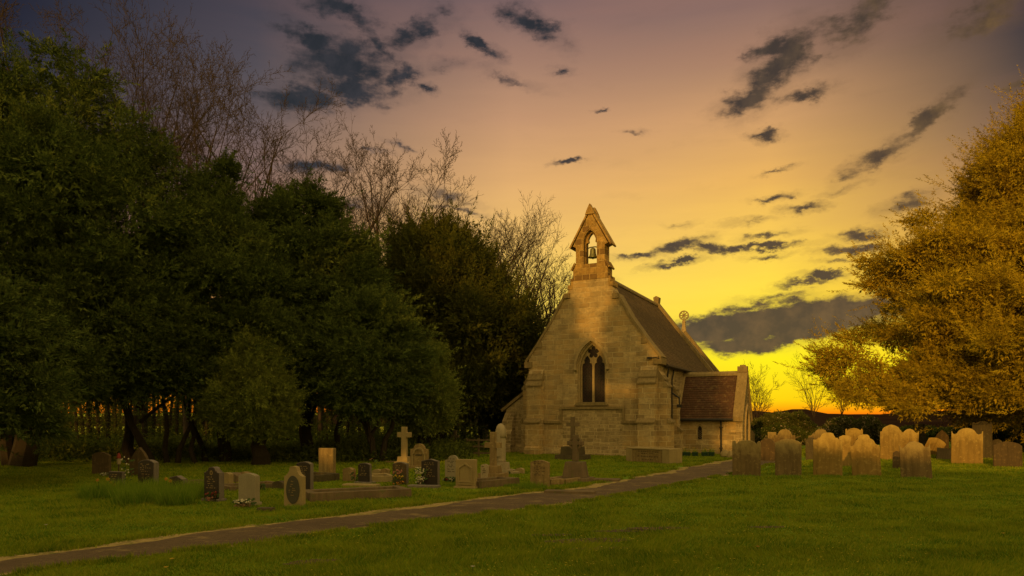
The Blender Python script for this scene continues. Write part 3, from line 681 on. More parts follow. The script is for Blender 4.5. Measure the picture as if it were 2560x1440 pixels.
pwin = MB().prism(arch(.17, 1.33, 1.66, 8, 4.85, .72), PV0-.012, PV0+.03, [arch(.115, 1.35, 1.54, 6, 4.85, .79)]).build('window', M_trim, P)
MB().prism(arch(.125, 1.34, 1.56, 6, 4.85, .77), PV0+.1, PV0+.12).build('pane', M_glass, pwin)
mb = MB()
for k in range(-4, 9):
    for s in (-1, 1):
        z0 = .8+k*.11; 
        if .76 <= z0 and z0+.2 <= 1.42: mb.tube([(4.85-s*.12, PV0+.09, z0), (4.85+s*.12, PV0+.09, z0+.2)], .007, 4)
mb.build('lattice', M_white, pwin)
MB().box(PU-.35, PU+.0, PV0-.06, PV0+.0, 1.1, 1.2).build('ledge', M_cop, P)
MB().box(PU-.55,PU+.36,PV0-.14,PV0-.001,-.1,.28,0,.03).build('plinth', M_rub, P)
MB().box(PU-.05, PU+.0, PR-.55, PR+.55, .0, 2.2).build('door', M_wood, P)

# ------------------------------------------------------------------ gravestones
STY = {
 'flat': [(0,0),(1,0)], 'gentle': [(0,0),(.3,.012),(.6,.045),(.85,.09),(.9,.12),(1,.12)], 'peak': [(0,0),(.1,.01),(.5,.06),(.85,.11),(1,.11)],
 'segment': [(0,0),(.25,.01),(.5,.04),(.75,.09),(1,.17)], 'round': [(0,0),(.2,.012),(.4,.05),(.6,.12),(.75,.2),(.84,.29),(.86,.33),(1,.33)],
 'semi': [(math.sin(t*.157), (1-math.cos(t*.157))*.45) for t in range(11)],
 'bottle': [(0,0),(.2,.01),(.34,.04),(.4,.12),(.47,.24),(.6,.34),(.8,.42),(1,.45)],
 'domes': [(0,0),(.2,.01),(.38,.05),(.47,.13),(.53,.2),(.6,.2),(.66,.18),(.74,.25),(.86,.29),(.95,.27),(1,.3)],
 'scroll': [(0,0),(.3,.02),(.55,.07),(.68,.13),(.74,.16),(.78,.08),(.86,.03),(.95,.05),(1,.14)],
 'ogee': [(0,0),(.25,.02),(.38,.07),(.43,.17),(.55,.2),(.66,.26),(.74,.38),(.86,.42),(1,.41),(1,.5)],
 'swan': [(0,0),(.3,.03),(.5,.1),(.62,.2),(.75,.24),(.88,.2),(.94,.12),(1,.12)],
 'gothic': [(0,0),(.2,.1),(.45,.2),(.7,.36),(.9,.52),(1,.66)],
 'arch3': [(0,0),(.2,.01),(.4,.06),(.56,.15),(.66,.26),(.7,.3),(.82,.28),(.92,.3),(1,.3)],
}
def outline(style, W, H):
    r = [(x*W/2, H - d_*W) for x, d_ in STY[style]]
    l = [(-x, z) for x, z in r if x > 1e-6]
    return [(-W/2, -.12), (W/2, -.12)] + r[::-1] + l
def chip(pts, k): return [(x+rnd.uniform(-k, k), z+rnd.uniform(-k, k)) for x, z in pts]
def letters(W, z1, z0, t, dense=.8, hh=.028, y=None, wob=.9):
    mb = MB(); z = z1; y = -t/2 if y is None else y
    while z > z0:
        row = W*rnd.uniform(.35, wob); x = -row/2
        while x < row/2:
            ww = rnd.uniform(.03, .12)
            if x+ww > row/2+.02: break
            if rnd.random() < dense+.15:
                k = max(1, int(ww/.022))
                for q in range(k): mb.box(x+q*.022, x+q*.022+.013, y-.004, y+.001, z, z+hh*rnd.uniform(.6, 1))
            x += ww+.03
        z -= hh*rnd.choice((1.7, 1.8, 2.6))
    return mb
def dims(px, base, top, wpx, rot):
    X, Y = G(px, base); H = (base-top)/F*Y; a = -rot
    return X, Y, H, wpx*Y*Y/(F*(math.cos(a)*Y + math.sin(a)*X))
used = {}
def stone(px, base, top, wpx, style, m, label, rot=-20, t=None, lean=0, back=0, plinth=None, text=None, side=None, group='gravestones of the left churchyard', bevel=.012, inset=None, name='gravestone', txt=(.85,.35)):
    rot = R(rot); X, Y, H, W = dims(px, base, top, wpx, rot); t = t or .11
    z0 = .0
    mb = MB(); mb.prism(chip(outline(style, W, H), .012 if bevel > .02 else .004), -t/2, t/2)
    o = mb.build(name, m, bevel=bevel); o.location = (X, Y, 0); o.rotation_euler = (R(back), R(lean), rot); tag(o, label, 'gravestone', group)
    if plinth:
        e, hh = plinth; MB().box(-W/2-e, W/2+e, -t/2-e*1.1, t/2+e, -.05, hh, .008, .008).build('base', side or m, o, bevel=.008)
    if side:
        s_ = .006; pts = outline(style, W+.012, H+.012); MB().prism(pts, -t/2+.012, t/2+.004).build('rough_edge', side, o)
    if text:
        letters(W*.8, H*txt[0], H*txt[1], t, y=-t/2-.001).build('inscription', text, o)
    if inset: inset(o, W, H, t)
    return o, W, H
LG = 'gravestones of the left churchyard'
def oval(o, W, H, t):
    pts = [(W*.36*math.cos(k*.2094), H*.43+H*.34*math.sin(k*.2094)) for k in range(30)]
    pl = MB().prism(pts, -t/2-.012, -t/2+.01).build('oval_plaque', M_black2, o)
    letters(W*.5, H*.62, H*.28, t, y=-t/2-.013, hh=.024).build('inscription', M_goldl, pl)
M_black2 = gravestone_mat('slate_plaque', (.075,.07,.05), (.06,.055,.04), (.08,.07,.05), .2, rough=.4, streak=0)
def emblem(o, W, H, t):
    MB().prism([(.045*math.cos(k*.5236), H*.84+.055*math.sin(k*.5236)) for k in range(12)], -t/2-.006, -t/2+.002, [[(.022*math.cos(k*.5236), H*.84+.03*math.sin(k*.5236)) for k in range(12)]]).build('emblem', M_goldl, o)
def frame_(o, W, H, t):
    pts = [(-W*.36,.1),(-W*.36,H*.72),(0,H*.9),(W*.36,H*.72),(W*.36,.1)]; q = [(-W*.3,.14),(-W*.3,H*.69),(0,H*.83),(W*.3,H*.69),(W*.3,.14)]
    MB().prism(pts[::-1], -t/2-.03, -t/2+.002, [q]).build('moulding', m_tan, o)
    MB().box(-W*.38, W*.38, -t/2-.035, -t/2+.001, .16, .2).build('ledge', m_tan, o)
m_tan = M_tan
def columns(o, W, H, t):
    for s in (-1, 1): MB().lathe([(.05,.1),(.035,.14),(.035,H*.55),(.05,H*.6)], s*W*.36, -t/2-.03, 0, 8).build('column', M_tan, o)
    MB().prism(ring(W*.26, W*.33, H*.6, H*.78, H*.86), -t/2-.04, -t/2+.002).build('arch_moulding', M_tan, o)
    MB().box(-W*.2, W*.2, -t/2-.01, -t/2+.001, H*.52, H*.58).build('dark_band', M_dark, o)

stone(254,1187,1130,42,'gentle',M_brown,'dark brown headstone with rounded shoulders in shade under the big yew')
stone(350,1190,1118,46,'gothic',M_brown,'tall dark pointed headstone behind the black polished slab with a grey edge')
stone(292,1228,1180,32,'flat',M_black,'small black square headstone behind the daffodils',text=M_goldl,side=M_rough,rot=-24)
stone(369,1226,1150,38,'gentle',M_black,'black polished headstone with a grey edge rising from long grass',text=M_goldl,side=M_rough,rot=-26,t=.16,back=-2)
stone(444,1237,1190,32,'peak',M_black,'low black peaked headstone leaning back in long grass',side=M_rough,rot=-30,t=.14,lean=4)
stone(535,1252,1168,36,'domes',M_black,'black headstone with shaped shoulders and a small gold emblem',text=M_goldl,side=M_rough,rot=-24,t=.16,plinth=(.05,.06),inset=emblem,txt=(.7,.35))
stone(623,1262,1183,42,'gentle',M_grey,'plain grey granite headstone without any lettering',rot=-22,t=.14,plinth=(.04,.07))
stone(737,1268,1165,46,'bottle',M_tan,'buff bottle shaped headstone with a dark oval plaque',rot=-20,t=.12,inset=oval)
stone(762,1232,1155,34,'gentle',M_black,'dark headstone half hidden behind the oval plaque stone',text=M_goldl,side=M_rough,rot=-22,t=.13,plinth=(.12,.05))
stone(818,1190,1120,36,'flat',M_old,'tall flat topped grey slab with a worn face on a dark block',rot=-22,t=.16)
o = stone(912,1209,1158,28,'gentle',M_black,'small black headstone beside a dark bunch of flowers',text=M_goldl,side=M_rough,rot=-22,plinth=(.1,.06))[0]
stone(1001,1212,1156,34,'gentle',M_brown,'reddish brown headstone behind mixed flowers and below the pale cross',text=M_goldl,side=M_rough,rot=-20,t=.13)
stone(1049,1172,1109,42,'arch3',M_old,'ornate arched headstone with small columns behind the black headstone',rot=-18,t=.16,inset=columns,plinth=(.08,.12))
stone(1076,1215,1148,40,'peak',M_black,'large black peaked headstone beside the white bouquet',text=M_goldl,side=M_rough,rot=-20,t=.14)
stone(1133,1203,1138,38,'arch3',M_grey,'pale grey headstone with a rounded head and lines of lettering',text=M_cut,rot=-18,plinth=(.06,.08))
stone(1166,1220,1148,48,'flat',M_tan,'square buff headstone with a raised gabled frame',rot=-20,t=.16,inset=frame_,plinth=(.05,.05))
stone(1212,1207,1160,18,'segment',M_white,'small pale headstone between the framed square stone and a cross',text=M_cut,rot=-18,plinth=(.05,.14))
stone(1350,1217,1150,46,'gentle',M_old,'buff headstone covered with dark lettering beside a grass tuft',text=M_cut,rot=-22,t=.12,bevel=.02,txt=(.92,.42))
# lichened stones of the right side
RG = 'old headstones on the right lawn'
def rst(*a, **k): k.setdefault('rot', -26); k.setdefault('t', .13); k.setdefault('bevel', .022); return stone(*a, group=RG, **k)
rst(1866,1190,1100,70,'scroll',M_oldg,'grey brown headstone with scrolled shoulders, first of the front row next to the path')
rst(1971,1190,1097,66,'segment',M_oldg,'broad headstone with a low curved top standing second in the front row')
rst(2069,1190,1081,74,'domes',M_gold,'half lit headstone with a dome and two shoulders, third of the front row')
rst(2167,1190,1086,74,'ogee',M_gold,'leaning chipped headstone with a bell shaped top and a dark right edge',lean=-4)
rst(2291,1195,1104,78,'swan',M_oldg,'pale leaning headstone with a round crown, rightmost of the front row',lean=-3)
rst(2417,1160,1070,80,'swan',M_gold,'yellow lichened headstone with curled shoulders and a crumbling foot')
rst(2455,1146,1053,50,'scroll',M_dark,'dark tall headstone behind the curled yellow lichened headstone')
rst(2519,1168,1104,72,'segment',M_brown,'squat rusty brown headstone below the golden yew trunk')
rst(1918,1152,1096,40,'semi',M_brown,'dark round topped headstone between the first two of the front row')
rst(1962,1130,1073,54,'arch3',M_oldg,'shouldered headstone with an arched crown behind the second front stone')
rst(1930,1128,1080,22,'flat',M_oldg,'narrow upright stone beside the arched crown headstone')
rst(2027,1150,1093,26,'round',M_dark,'dark narrow headstone seen between the second and third front stones')
rst(2052,1132,1073,62,'domes',M_oldg,'greenish grey headstone rising behind the domed third front stone')
rst(2112,1166,1088,30,'segment',M_gold,'orange lit headstone peeping out right of the domed third front stone')
rst(2135,1136,1070,44,'scroll',M_gold,'yellow green headstone behind and between the third and fourth front stones')
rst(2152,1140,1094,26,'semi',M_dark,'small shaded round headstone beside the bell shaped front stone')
rst(2228,1150,1062,56,'round',M_gold,'tall golden lit headstone behind the bell shaped front stone')
rst(2270,1148,1072,46,'swan',M_gold,'golden headstone with a broken top behind the pale leaning stone',lean=3)
rst(2246,1172,1128,30,'segment',M_brown,'low reddish stone hidden behind the pale leaning headstone')
rst(2325,1137,1092,46,'segment',M_gold,'golden headstone tilted steeply to one side near the dark slab',lean=24)
rst(2303,1118,1060,30,'flat',M_dark,'black square slab leaning behind the golden headstones',lean=-6)
rst(2355,1136,1074,34,'gothic',M_brown,'rusty pointed headstone between the tilted golden one and the curled one')
rst(2360,1148,1120,40,'flat',M_kerb,'low broken grey stone in front of the rusty pointed headstone',lean=5)
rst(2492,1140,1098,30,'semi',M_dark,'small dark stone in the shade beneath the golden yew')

# crosses and monuments
def steps(o, mats, tiers):     # (halfw, halfd, z0, z1, taper)
    for hw_, hd, z0, z1, tp in tiers: MB().box(-hw_, hw_, -hd, hd, z0, z1, tp, tp).build('plinth', mats, o, bevel=.012)
def cross_shape(H, z0, sw, aw, ah, az_, fl=0.):
    return [(-sw,z0),(sw,z0),(sw*.92,az_-ah),(aw,az_-ah-fl),(aw,az_+ah+fl),(sw*.92,az_+ah),(sw*.92,H),(-sw*.92,H),(-sw*.92,az_+ah),(-aw,az_+ah+fl),(-aw,az_-ah-fl),(-sw*.92,az_-ah)]
def cross(px, base, top, m, label, z_p, span, sw, armt, tiers, rot=-20, ringr=None, pm=None, fl=0., t=.14, lean=0):
    X, Y = G(px, base); H = (base-top)/F*Y; aw = span/F*Y/2/.95; s_ = sw/F*Y/2; az_ = H*armt
    mb = MB(); mb.prism(cross_shape(H, z_p, s_, aw, s_*(.55 if ringr else .85), az_, fl), -t/2, t/2)
    o = mb.build('stone_cross', m, bevel=.015); o.location = (X, Y, 0); o.rotation_euler = (0, R(lean), R(rot)); tag(o, label, 'cross', 'stone crosses among the graves')
    if ringr:
        c2 = lambda r: [(r*math.cos(k*.2244), az_+r*math.sin(k*.2244)) for k in range(28)]
        MB().prism(c2(ringr*aw), -t/2+.02, t/2-.02, [c2(ringr*aw*.74)]).build('ring', m, o)
    steps(o, pm or m, tiers); return o
cross(1011,1166,1067,M_tan,'pale plain cross on a stepped base above the brown headstone',.35,36,15,.80,[(.34,.26,-.05,.2,.01),(.24,.2,.2,.4,.02)])
cross(1233,1205,1080,M_old,'brown sandstone cross on three steps in front of the draped monument',.4,41,16,.74,[(.52,.5,-.05,.12,.01),(.38,.36,.12,.28,.01),(.22,.2,.28,.5,.02)],rot=-18)
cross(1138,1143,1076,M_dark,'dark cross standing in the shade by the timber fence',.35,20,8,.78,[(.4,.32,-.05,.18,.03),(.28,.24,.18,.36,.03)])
cross(1439,1203,1087,M_kerb,'ringed cross with flared arms on a tapering inscribed block',.62,40,15,.82,[(.48,.44,-.05,.12,.01),(.34,.3,.12,.6,.075)],ringr=.8,fl=.02,rot=-24)
cross(1432,1148,1042,M_kerb,'ivy stained cross on a dark block close to the church wall',.55,31,11,.82,[(.75,.5,-.05,.22,.02),(.5,.38,.22,.6,.03)],pm=M_dark,rot=-24)
# draped marble monument
X, Y = G(1252, 1186); o = empty('draped_monument', (X, Y, 0), R(-20), 'white marble monument with a draped round top behind the sandstone cross', 'monument', 'stone crosses among the graves')
MB().box(-.34,.34,-.34,.34,-.05,.18,.01,.01).build('base', M_white, o, bevel=.01); MB().box(-.25,.25,-.25,.25,.18,.42,.02,.02).build('plinth', M_white, o, bevel=.01)
MB().lathe([(.2,.42),(.17,.5),(.17,.56),(.175,.75),(.165,1.3),(.165,1.42)],seg=12).build('shaft', M_white, o, smooth=True)
MB().lathe([(.168,1.25),(.185,1.38),(.182,1.52),(.15,1.64),(.09,1.72),(.01,1.76)],seg=14).build('draped_cap', M_white, o, smooth=True)
MB().box(-.13,.05,-.2,-.13,.62,1.5,.01,.01).build('drapery', M_white, o, bevel=.01)
# chest tomb
X0, Y0 = G(1565, 1153); X1, Y1 = G(1674, 1160); cx, cy = (X0+X1)/2, (Y0+Y1)/2; L = math.hypot(X1-X0, Y1-Y0); ang = math.atan2(Y1-Y0, X1-X0)
o = empty('chest_tomb', (cx, cy, 0), ang, 'long stone chest tomb standing before the right corner of the church', 'tomb')
MB().box(-L/2+.14,L/2-.05,0.02,.8,-.05,.56).build('chest', M_old, o, bevel=.01)
for a_, b_ in ((-L/2, -L/2+.36), (L/2-.4, L/2)): MB().box(a_, b_, -.01, .84, -.05, .57).build('corner_pier', M_tan, o, bevel=.012)
MB().box(-L/2-.0,L/2+.0,-.015,.85,.572,.64,.01,.01).build('lid', M_tan, o, bevel=.015)
letters(L*.55, .46, .1, 0, y=.018, hh=.05).build('inscription', M_cut, o)
# kerbed graves
def kerb(px0, py0, px1, py1, depth, hh, m, label, wd=.14, rot=None, skew=0.):
    X0, Y0 = G(px0, py0); X1, Y1 = G(px1, py1); L = math.hypot(X1-X0, Y1-Y0); ang = math.atan2(Y1-Y0, X1-X0)
    o = empty('grave_kerb', (X0, Y0, 0), ang, label, 'grave kerb', 'stone kerbs round the graves')
    def bar(x0, x1, y0, y1, mm=m):
        MB().box(x0, x1, y0, y1, -.05, hh*rnd.uniform(.94, 1.04), .006, .006).build('kerb_stone', mm, o, bevel=.012)
    n = max(1, int(L/1.3)); 
    for i in range(n): bar(i*L/n+.004, (i+1)*L/n-.004, 0, wd); bar(i*L/n+.004+wd, (i+1)*L/n-.004, depth-wd, depth)
    bar(0, wd, wd+.005, depth); bar(L-wd, L, wd+.005, depth)
    return o
kerb(775,1256,1030,1243,1.15,.2,M_kerb,'mossy dark kerb of a large grave beside the path',wd=.2)
kerb(466,1226,560,1221,1.0,.2,M_kerb,'low kerb behind the long grass left of the emblem headstone')
kerb(575,1228,712,1218,1.0,.12,M_kerb,'low kerb between the plain grey and the oval plaque headstones')
kerb(795,1206,850,1200,1.1,.22,M_dark,'dark block kerb at the foot of the tall flat slab')
kerb(927,1207,985,1205,1.0,.2,M_tan,'pale kerb next to the small black headstone')
kerb(1205,1222,1300,1212,.9,.2,M_kerb,'kerb around the brown sandstone cross on steps')
kerb(1378,1213,1412,1211,.7,.17,M_old,'short kerb beside the buff headstone with dark lettering')
kerb(1416,1211,1470,1203,.8,.15,M_old,'kerb wrapped around the ringed cross block')
kerb(1262,1186,1312,1184,1.3,.1,M_white,'thin pale kerb behind the brown sandstone cross')
for px, py, w_, hh, m_, lb in ((568,1212,.3,.36,M_tan,'square pale block between kerbs behind the plain grey headstone'),(583,1206,.5,.3,M_kerb,'grey stone vase block left of the plain grey headstone'),(873,1203,.34,.42,M_old,'small domed pillar stone beside the tall flat slab'),
        (944,1196,.3,.3,M_tan,'small pale tablet behind the pale kerb'),(963,1198,.26,.34,M_old,'small upright tablet under the pale plain cross'),(1300,1184,.3,.2,M_tan,'low broken stone at the end of the thin pale kerb'),
        (700,1222,.35,.22,M_dark,'dark low stone left of the oval plaque headstone'),(612,1196,.4,.22,M_old,'worn block far behind the plain grey headstone'),(1878,1120,.45,1.2,M_old,'small spired monument standing beyond the porch gable')):
    X, Y = G(px, py); mb = MB(); mb.prism(outline('segment' if hh < 1 else 'gothic', w_, hh), -w_*.3, w_*.3)
    ob_ = mb.build('stone_marker', m_, bevel=.02); ob_.location = (X, Y, 0); ob_.rotation_euler = (0, 0, R(-20)); tag(ob_, lb, 'grave marker', 'small stone markers')
for px, py, L, D_, m_, lb in ((903,1216,1.05,.35,M_tan,'flat pale ledger in front of the small black headstone'),(1060,1219,.9,.3,M_rough,'flat grey base slab under the black peaked headstone'),(665,1277,.34,.2,M_dark,'small flat dark plaque in the grass near the oval plaque stone'),
        (1505,1202,1.1,.5,M_kerb,'sunken ledger stone in the grass beside the ringed cross'),(1425,1233,1.3,.4,M_kerb,'grass grown flat stone edging close to the path'),(765,1237,.8,.2,M_white,'thin pale slab edge by the oval plaque headstone'),
        (1600,1213,.0,.0,None,None),(990,1157,.9,.4,M_old,'flat stone slab at the back near the dark wood')):
    if not m_: continue
    X, Y = G(px, py); ob_ = MB().box(-L/2, L/2, -D_/2, D_/2, -.02, .07, .01, .01).build('flat_ledger', m_, bevel=.01); ob_.location = (X, Y, 0); ob_.rotation_euler = (0, 0, R(-14)); tag(ob_, lb, 'ledger stone', 'flat stones in the grass')

# stones heaped by the porch
for px, py, r, lb in ((1812,1143,.22,'pale rough boulder at the foot of the porch wall'),(1826,1146,.17,'smaller rough boulder beside the first headstone and porch')):
    X, Y = G(px, py); vs = []; mb = MB().lathe([(r*.7,-.05),(r,.08),(r*.95,.2),(r*.6,.32),(r*.2,.36)], seg=9); mb.v = [(x*rnd.uniform(.8,1.25), y*rnd.uniform(.8,1.2), z*rnd.uniform(.85,1.1)) for x, y, z in mb.v]
    ob_ = mb.build('boulder', M_tan, bevel=.02); ob_.location = (X, Y, 0); tag(ob_, lb, 'boulder', 'boulders by the porch')

# flowers -----------------------------------------------------------------------
def bouquet(px, py, w_, hh, pets, label, vase=None, n=26, dy=0.):
    X, Y = G(px, py); o = empty('flower_bouquet', (X, Y+dy, 0), 0, label, 'flowers', 'flowers laid on the graves')
    lv = MB()
    for i in range(40):
        a = rnd.random()*6.28; r_ = w_*rnd.uniform(.1, .6); z = hh*rnd.uniform(.0, .8); x, y = r_*math.cos(a), r_*math.sin(a)*.6; l = .07
        lv.add([(x,y,z),(x+l*math.cos(a)+.02,y+l*math.sin(a),z+l*.7),(x+.03,y+.02,z+l)], [(0,1,2)])
    lv.build('leaves', M_leaf, o)
    for i, pm_ in enumerate(pets):
        mb = MB()
        for k in range(n//len(pets)):
            a = rnd.random()*6.28; rr = w_*math.sqrt(rnd.random())*.5; x, y, z = rr*math.cos(a), rr*math.sin(a)*.6-.03, hh*rnd.uniform(.45, 1)
            if len(pets) > 1: z = hh*((i+rnd.uniform(.3, 1))/len(pets))
            s_ = rnd.uniform(.018, .032)
            mb.add([(x+s_,y,z),(x-s_,y,z),(x,y+s_,z),(x,y-s_,z),(x,y,z+s_),(x,y,z-s_)], [(0,2,4),(2,1,4),(1,3,4),(3,0,4),(2,0,5),(1,2,5),(3,1,5),(0,3,5)])
        mb.build('petals', pm_, o)
    if vase: MB().lathe([(.05,-.02),(.06,.05),(.07,.14),(.055,.16)], seg=10).build('vase', vase, o)
bouquet(1050,1216,.26,.55,[P_white,P_white],'tall white bouquet standing left of the large black peaked headstone',M_dark,n=60)
bouquet(996,1214,.3,.45,[P_org,P_yel,P_pink],'mixed orange and yellow flowers before the reddish brown headstone',M_dark,n=50)
bouquet(887,1207,.26,.38,[P_pink],'dark leafy bunch with faded flowers beside the small black headstone',n=12)
bouquet(607,1268,.38,.16,[P_dry,P_white],'dried brown wreath at the foot of the plain grey headstone',n=90)
bouquet(528,1254,.24,.22,[P_pink,P_red],'pink and red posy at the foot of the emblem headstone',n=24)
bouquet(1118,1206,.16,.14,[P_red],'red posy at the foot of the pale grey rounded headstone',n=14)
bouquet(1128,1207,.16,.16,[P_white],'white and green posy at the pale grey rounded headstone',n=6)
bouquet(262,1192,.3,.12,[P_white],'pale posy in front of the dark rounded headstone under the yew',n=22)
bouquet(316,1230,.26,1.0,[P_white],'white flower spray on the small black square headstone',n=12)
bouquet(652,1228,.12,.2,[P_red],'single red bloom right of the plain grey headstone',n=5)
bouquet(930,1180,.3,.5,[P_dry],'spindly dry flowers behind the small black headstone',n=8)
bouquet(1268,1187,.1,.1,[P_dry],'withered posy by the draped monument',n=5)
# lantern post
X, Y = G(297, 1196); o = empty('memorial_lantern', (X, Y, 0), 0, 'red topped white memorial lantern on a post under the yew', 'lantern')
MB().tube([(0,0,0),(0,0,.45)], .025, 6).build('post', M_wood, o); MB().lathe([(.05,.45),(.06,.47),(.06,.62),(.05,.64)], seg=8).build('lamp_body', M_white, o); MB().lathe([(.06,.64),(.07,.66),(.05,.76),(.01,.82)], seg=8).build('cap', P_red, o)
# planters with daffodils at the porch
lab = ['green trough of daffodils leftmost along the porch wall','dark pot of daffodils second from the buttress by the porch wall','green trough of daffodils in the middle under the porch window','green pot of daffodils nearest the porch drain pipe']
for (px, w_), lb in zip(((1716,.36),(1738,.26),(1762,.3),(1779,.26)), lab):
    X, Y = G(px, 1141); o = empty('planter', (X, Y, 0), R(-27), lb, 'planter', 'planters along the porch wall')
    MB().box(-w_/2, w_/2, -.1, .1, 0, .22, -.01, -.01).build('trough', M_pot, o, bevel=.01)
    lv = MB()
    for k in range(22):
        x, y = rnd.uniform(-w_/2, w_/2), rnd.uniform(-.07, .07); l = rnd.uniform(.14, .3); lv.add([(x-.01,y,.2),(x+.01,y,.2),(x+rnd.uniform(-.1,.1),y+rnd.uniform(-.08,.08),.2+l)], [(0,1,2)])
    lv.build('leaves', L_tall, o); fl = MB()
    for k in range(7):
        x, y, z, s_ = rnd.uniform(-w_/2, w_/2), rnd.uniform(-.1, 0), rnd.uniform(.3, .48), .025
        fl.add([(x+s_,y,z),(x-s_,y,z),(x,y+s_,z),(x,y-s_,z),(x,y,z+s_),(x,y,z-s_)], [(0,2,4),(2,1,4),(1,3,4),(3,0,4),(2,0,5),(1,2,5),(3,1,5),(0,3,5)])
    fl.build('petals', P_yel, o)
# long grass clumps
def clump(pts, n, h0, h1, label, name='long_grass'):
    T = []
    for px, py, r in pts:
        X, Y = G(px, py); a = rng.uniform(0, 6.28, n); rr = r*np.sqrt(rng.random(n)); x = X+rr*np.cos(a); y = Y+rr*np.sin(a)*.8
        T.append(blades(x, y, rng.uniform(h0, h1, n), .018, .8))
    return tag(trimesh(name, np.concatenate(T), L_tall), label, 'grass', kind='stuff')
clump([(250,1245,.5),(300,1240,.5),(360,1248,.6),(420,1250,.6),(480,1245,.55),(330,1262,.4),(440,1262,.4),(400,1235,.5),(505,1240,.35)], 900, .12, .5, 'long uncut grass around the leftmost black headstones')
clump([(1335,1224,.35),(1320,1222,.25)], 300, .1, .24, 'dark grass tuft before the buff lettered headstone', 'grass_tuft')
clump([(740,1272,.25),(1130,1216,.2),(1280,1216,.3),(1866,1193,.4),(1975,1193,.4),(2075,1192,.4),(2170,1193,.4),(2290,1198,.4),(600,1264,.2),(1433,1210,.4)], 250, .04, .12, 'uncut grass fringe at the feet of the headstones', 'grass_fringe')
stemlab = 'yellow daffodil nodding above the long grass'
for px, py, pt in ((246,1243,1200),(268,1240,1198),(279,1240,1207),(288,1242,1213),(415,1240,1197),(424,1238,1202)):
    X, Y = G(px, py); hh = (py-pt)/F*Y; o = empty('daffodil', (X, Y, 0), rnd.uniform(-.5, .5), stemlab, 'daffodil', 'daffodils in the long grass')
    MB().tube([(0,0,0),(.01,0,hh*.6),(.02,-.01,hh)], .006, 4).build('stem', M_leaf, o)
    mb = MB()
    for k in range(6):
        a = k*1.047; mb.add([(.02,-.02,hh),(.02+.05*math.cos(a),-.03,hh+.05*math.sin(a)),(.02+.05*math.cos(a+.7),-.03,hh+.05*math.sin(a+.7))], [(0,1,2)])
    mb.build('petals', P_yel, o); MB().tube([(.02,-.02,hh),(.02,-.07,hh-.005)], [.014,.024], 7).build('trumpet', P_org, o)
# timber fence by the wood
X0, Y0 = G(1166, 1142); X1, Y1 = G(1228, 1142); o = empty('timber_fence', (X0, Y0, 0), math.atan2(Y1-Y0, X1-X0), 'low timber post and rail fence beside the church aisle', 'fence'); L = math.hypot(X1-X0, Y1-Y0)
for k in range(3): MB().box(k*L/2-.05, k*L/2+.05, -.05, .05, 0, .95).build('post', M_wood, o)
for z in (.15, .48, .8): MB().box(0, L, -.08, -.051, z, z+.09).build('rail', M_wood, o)

# ------------------------------------------------------------------ trees
def sprays(base, axis, length, nleaf, ll, lw, spread=.9):
    n = len(base); axis = axis/np.linalg.norm(axis, axis=1, keepdims=True)
    t = rng.random((n, nleaf, 1)); ax = axis[:, None, :]
    L = length if np.ndim(length) == 0 else length[:, None, None]
    p = base[:, None, :] + ax*L*t + rng.normal(0, .035, (n, nleaf, 3))
    dr = ax*.75 + rng.normal(0, spread*.5, (n, nleaf, 3)); dr /= np.linalg.norm(dr, axis=2, keepdims=True)
    sd_ = np.cross(dr, rng.normal(0, 1, (n, nleaf, 3))); sd_ /= np.linalg.norm(sd_, axis=2, keepdims=True)+1e-9
    sz = rng.uniform(.6, 1.3, (n, nleaf, 1))
    v = np.stack([p - sd_*lw/2*sz, p + sd_*lw/2*sz, p + dr*ll*sz], axis=2)
    return v.reshape(-1, 3, 3)
def fans(base, axis, L, wd, nleaf, ll, lw, flat=1., curl=-.12):
    n = len(base); axis = axis/np.linalg.norm(axis, axis=1, keepdims=True); ax = axis[:, None, :]
    t = rng.random((n, nleaf, 1))**.8; off = rng.normal(0, 1, (n, nleaf, 3)); off[..., 2] *= flat
    side = off - ax*np.sum(off*ax, axis=2, keepdims=True); w_ = wd*(1.05-t)*(.35+1.9*np.minimum(t, .34))
    if np.ndim(L): L = L[:, None, None]
    droop = np.zeros((n, nleaf, 3)); droop[..., 2:] = curl*L*t*t
    p = base[:, None, :] + ax*L*t + side*w_ + droop
    dr = ax*.9 + side*.55 + rng.normal(0, .25, (n, nleaf, 3)); dr /= np.linalg.norm(dr, axis=2, keepdims=True)
    pn = rng.normal(0, .6, (n, 1, 3)) - ax*.3; pn[..., 2] += .8; sd_ = np.cross(dr, pn + rng.normal(0, .32, (n, nleaf, 3))); sd_ /= np.linalg.norm(sd_, axis=2, keepdims=True)+1e-9
    sz = rng.uniform(.6, 1.3, (n, nleaf, 1))
    return np.stack([p - sd_*lw/2*sz, p + sd_*lw/2*sz, p + dr*ll*sz], axis=2).reshape(-1, 3, 3)
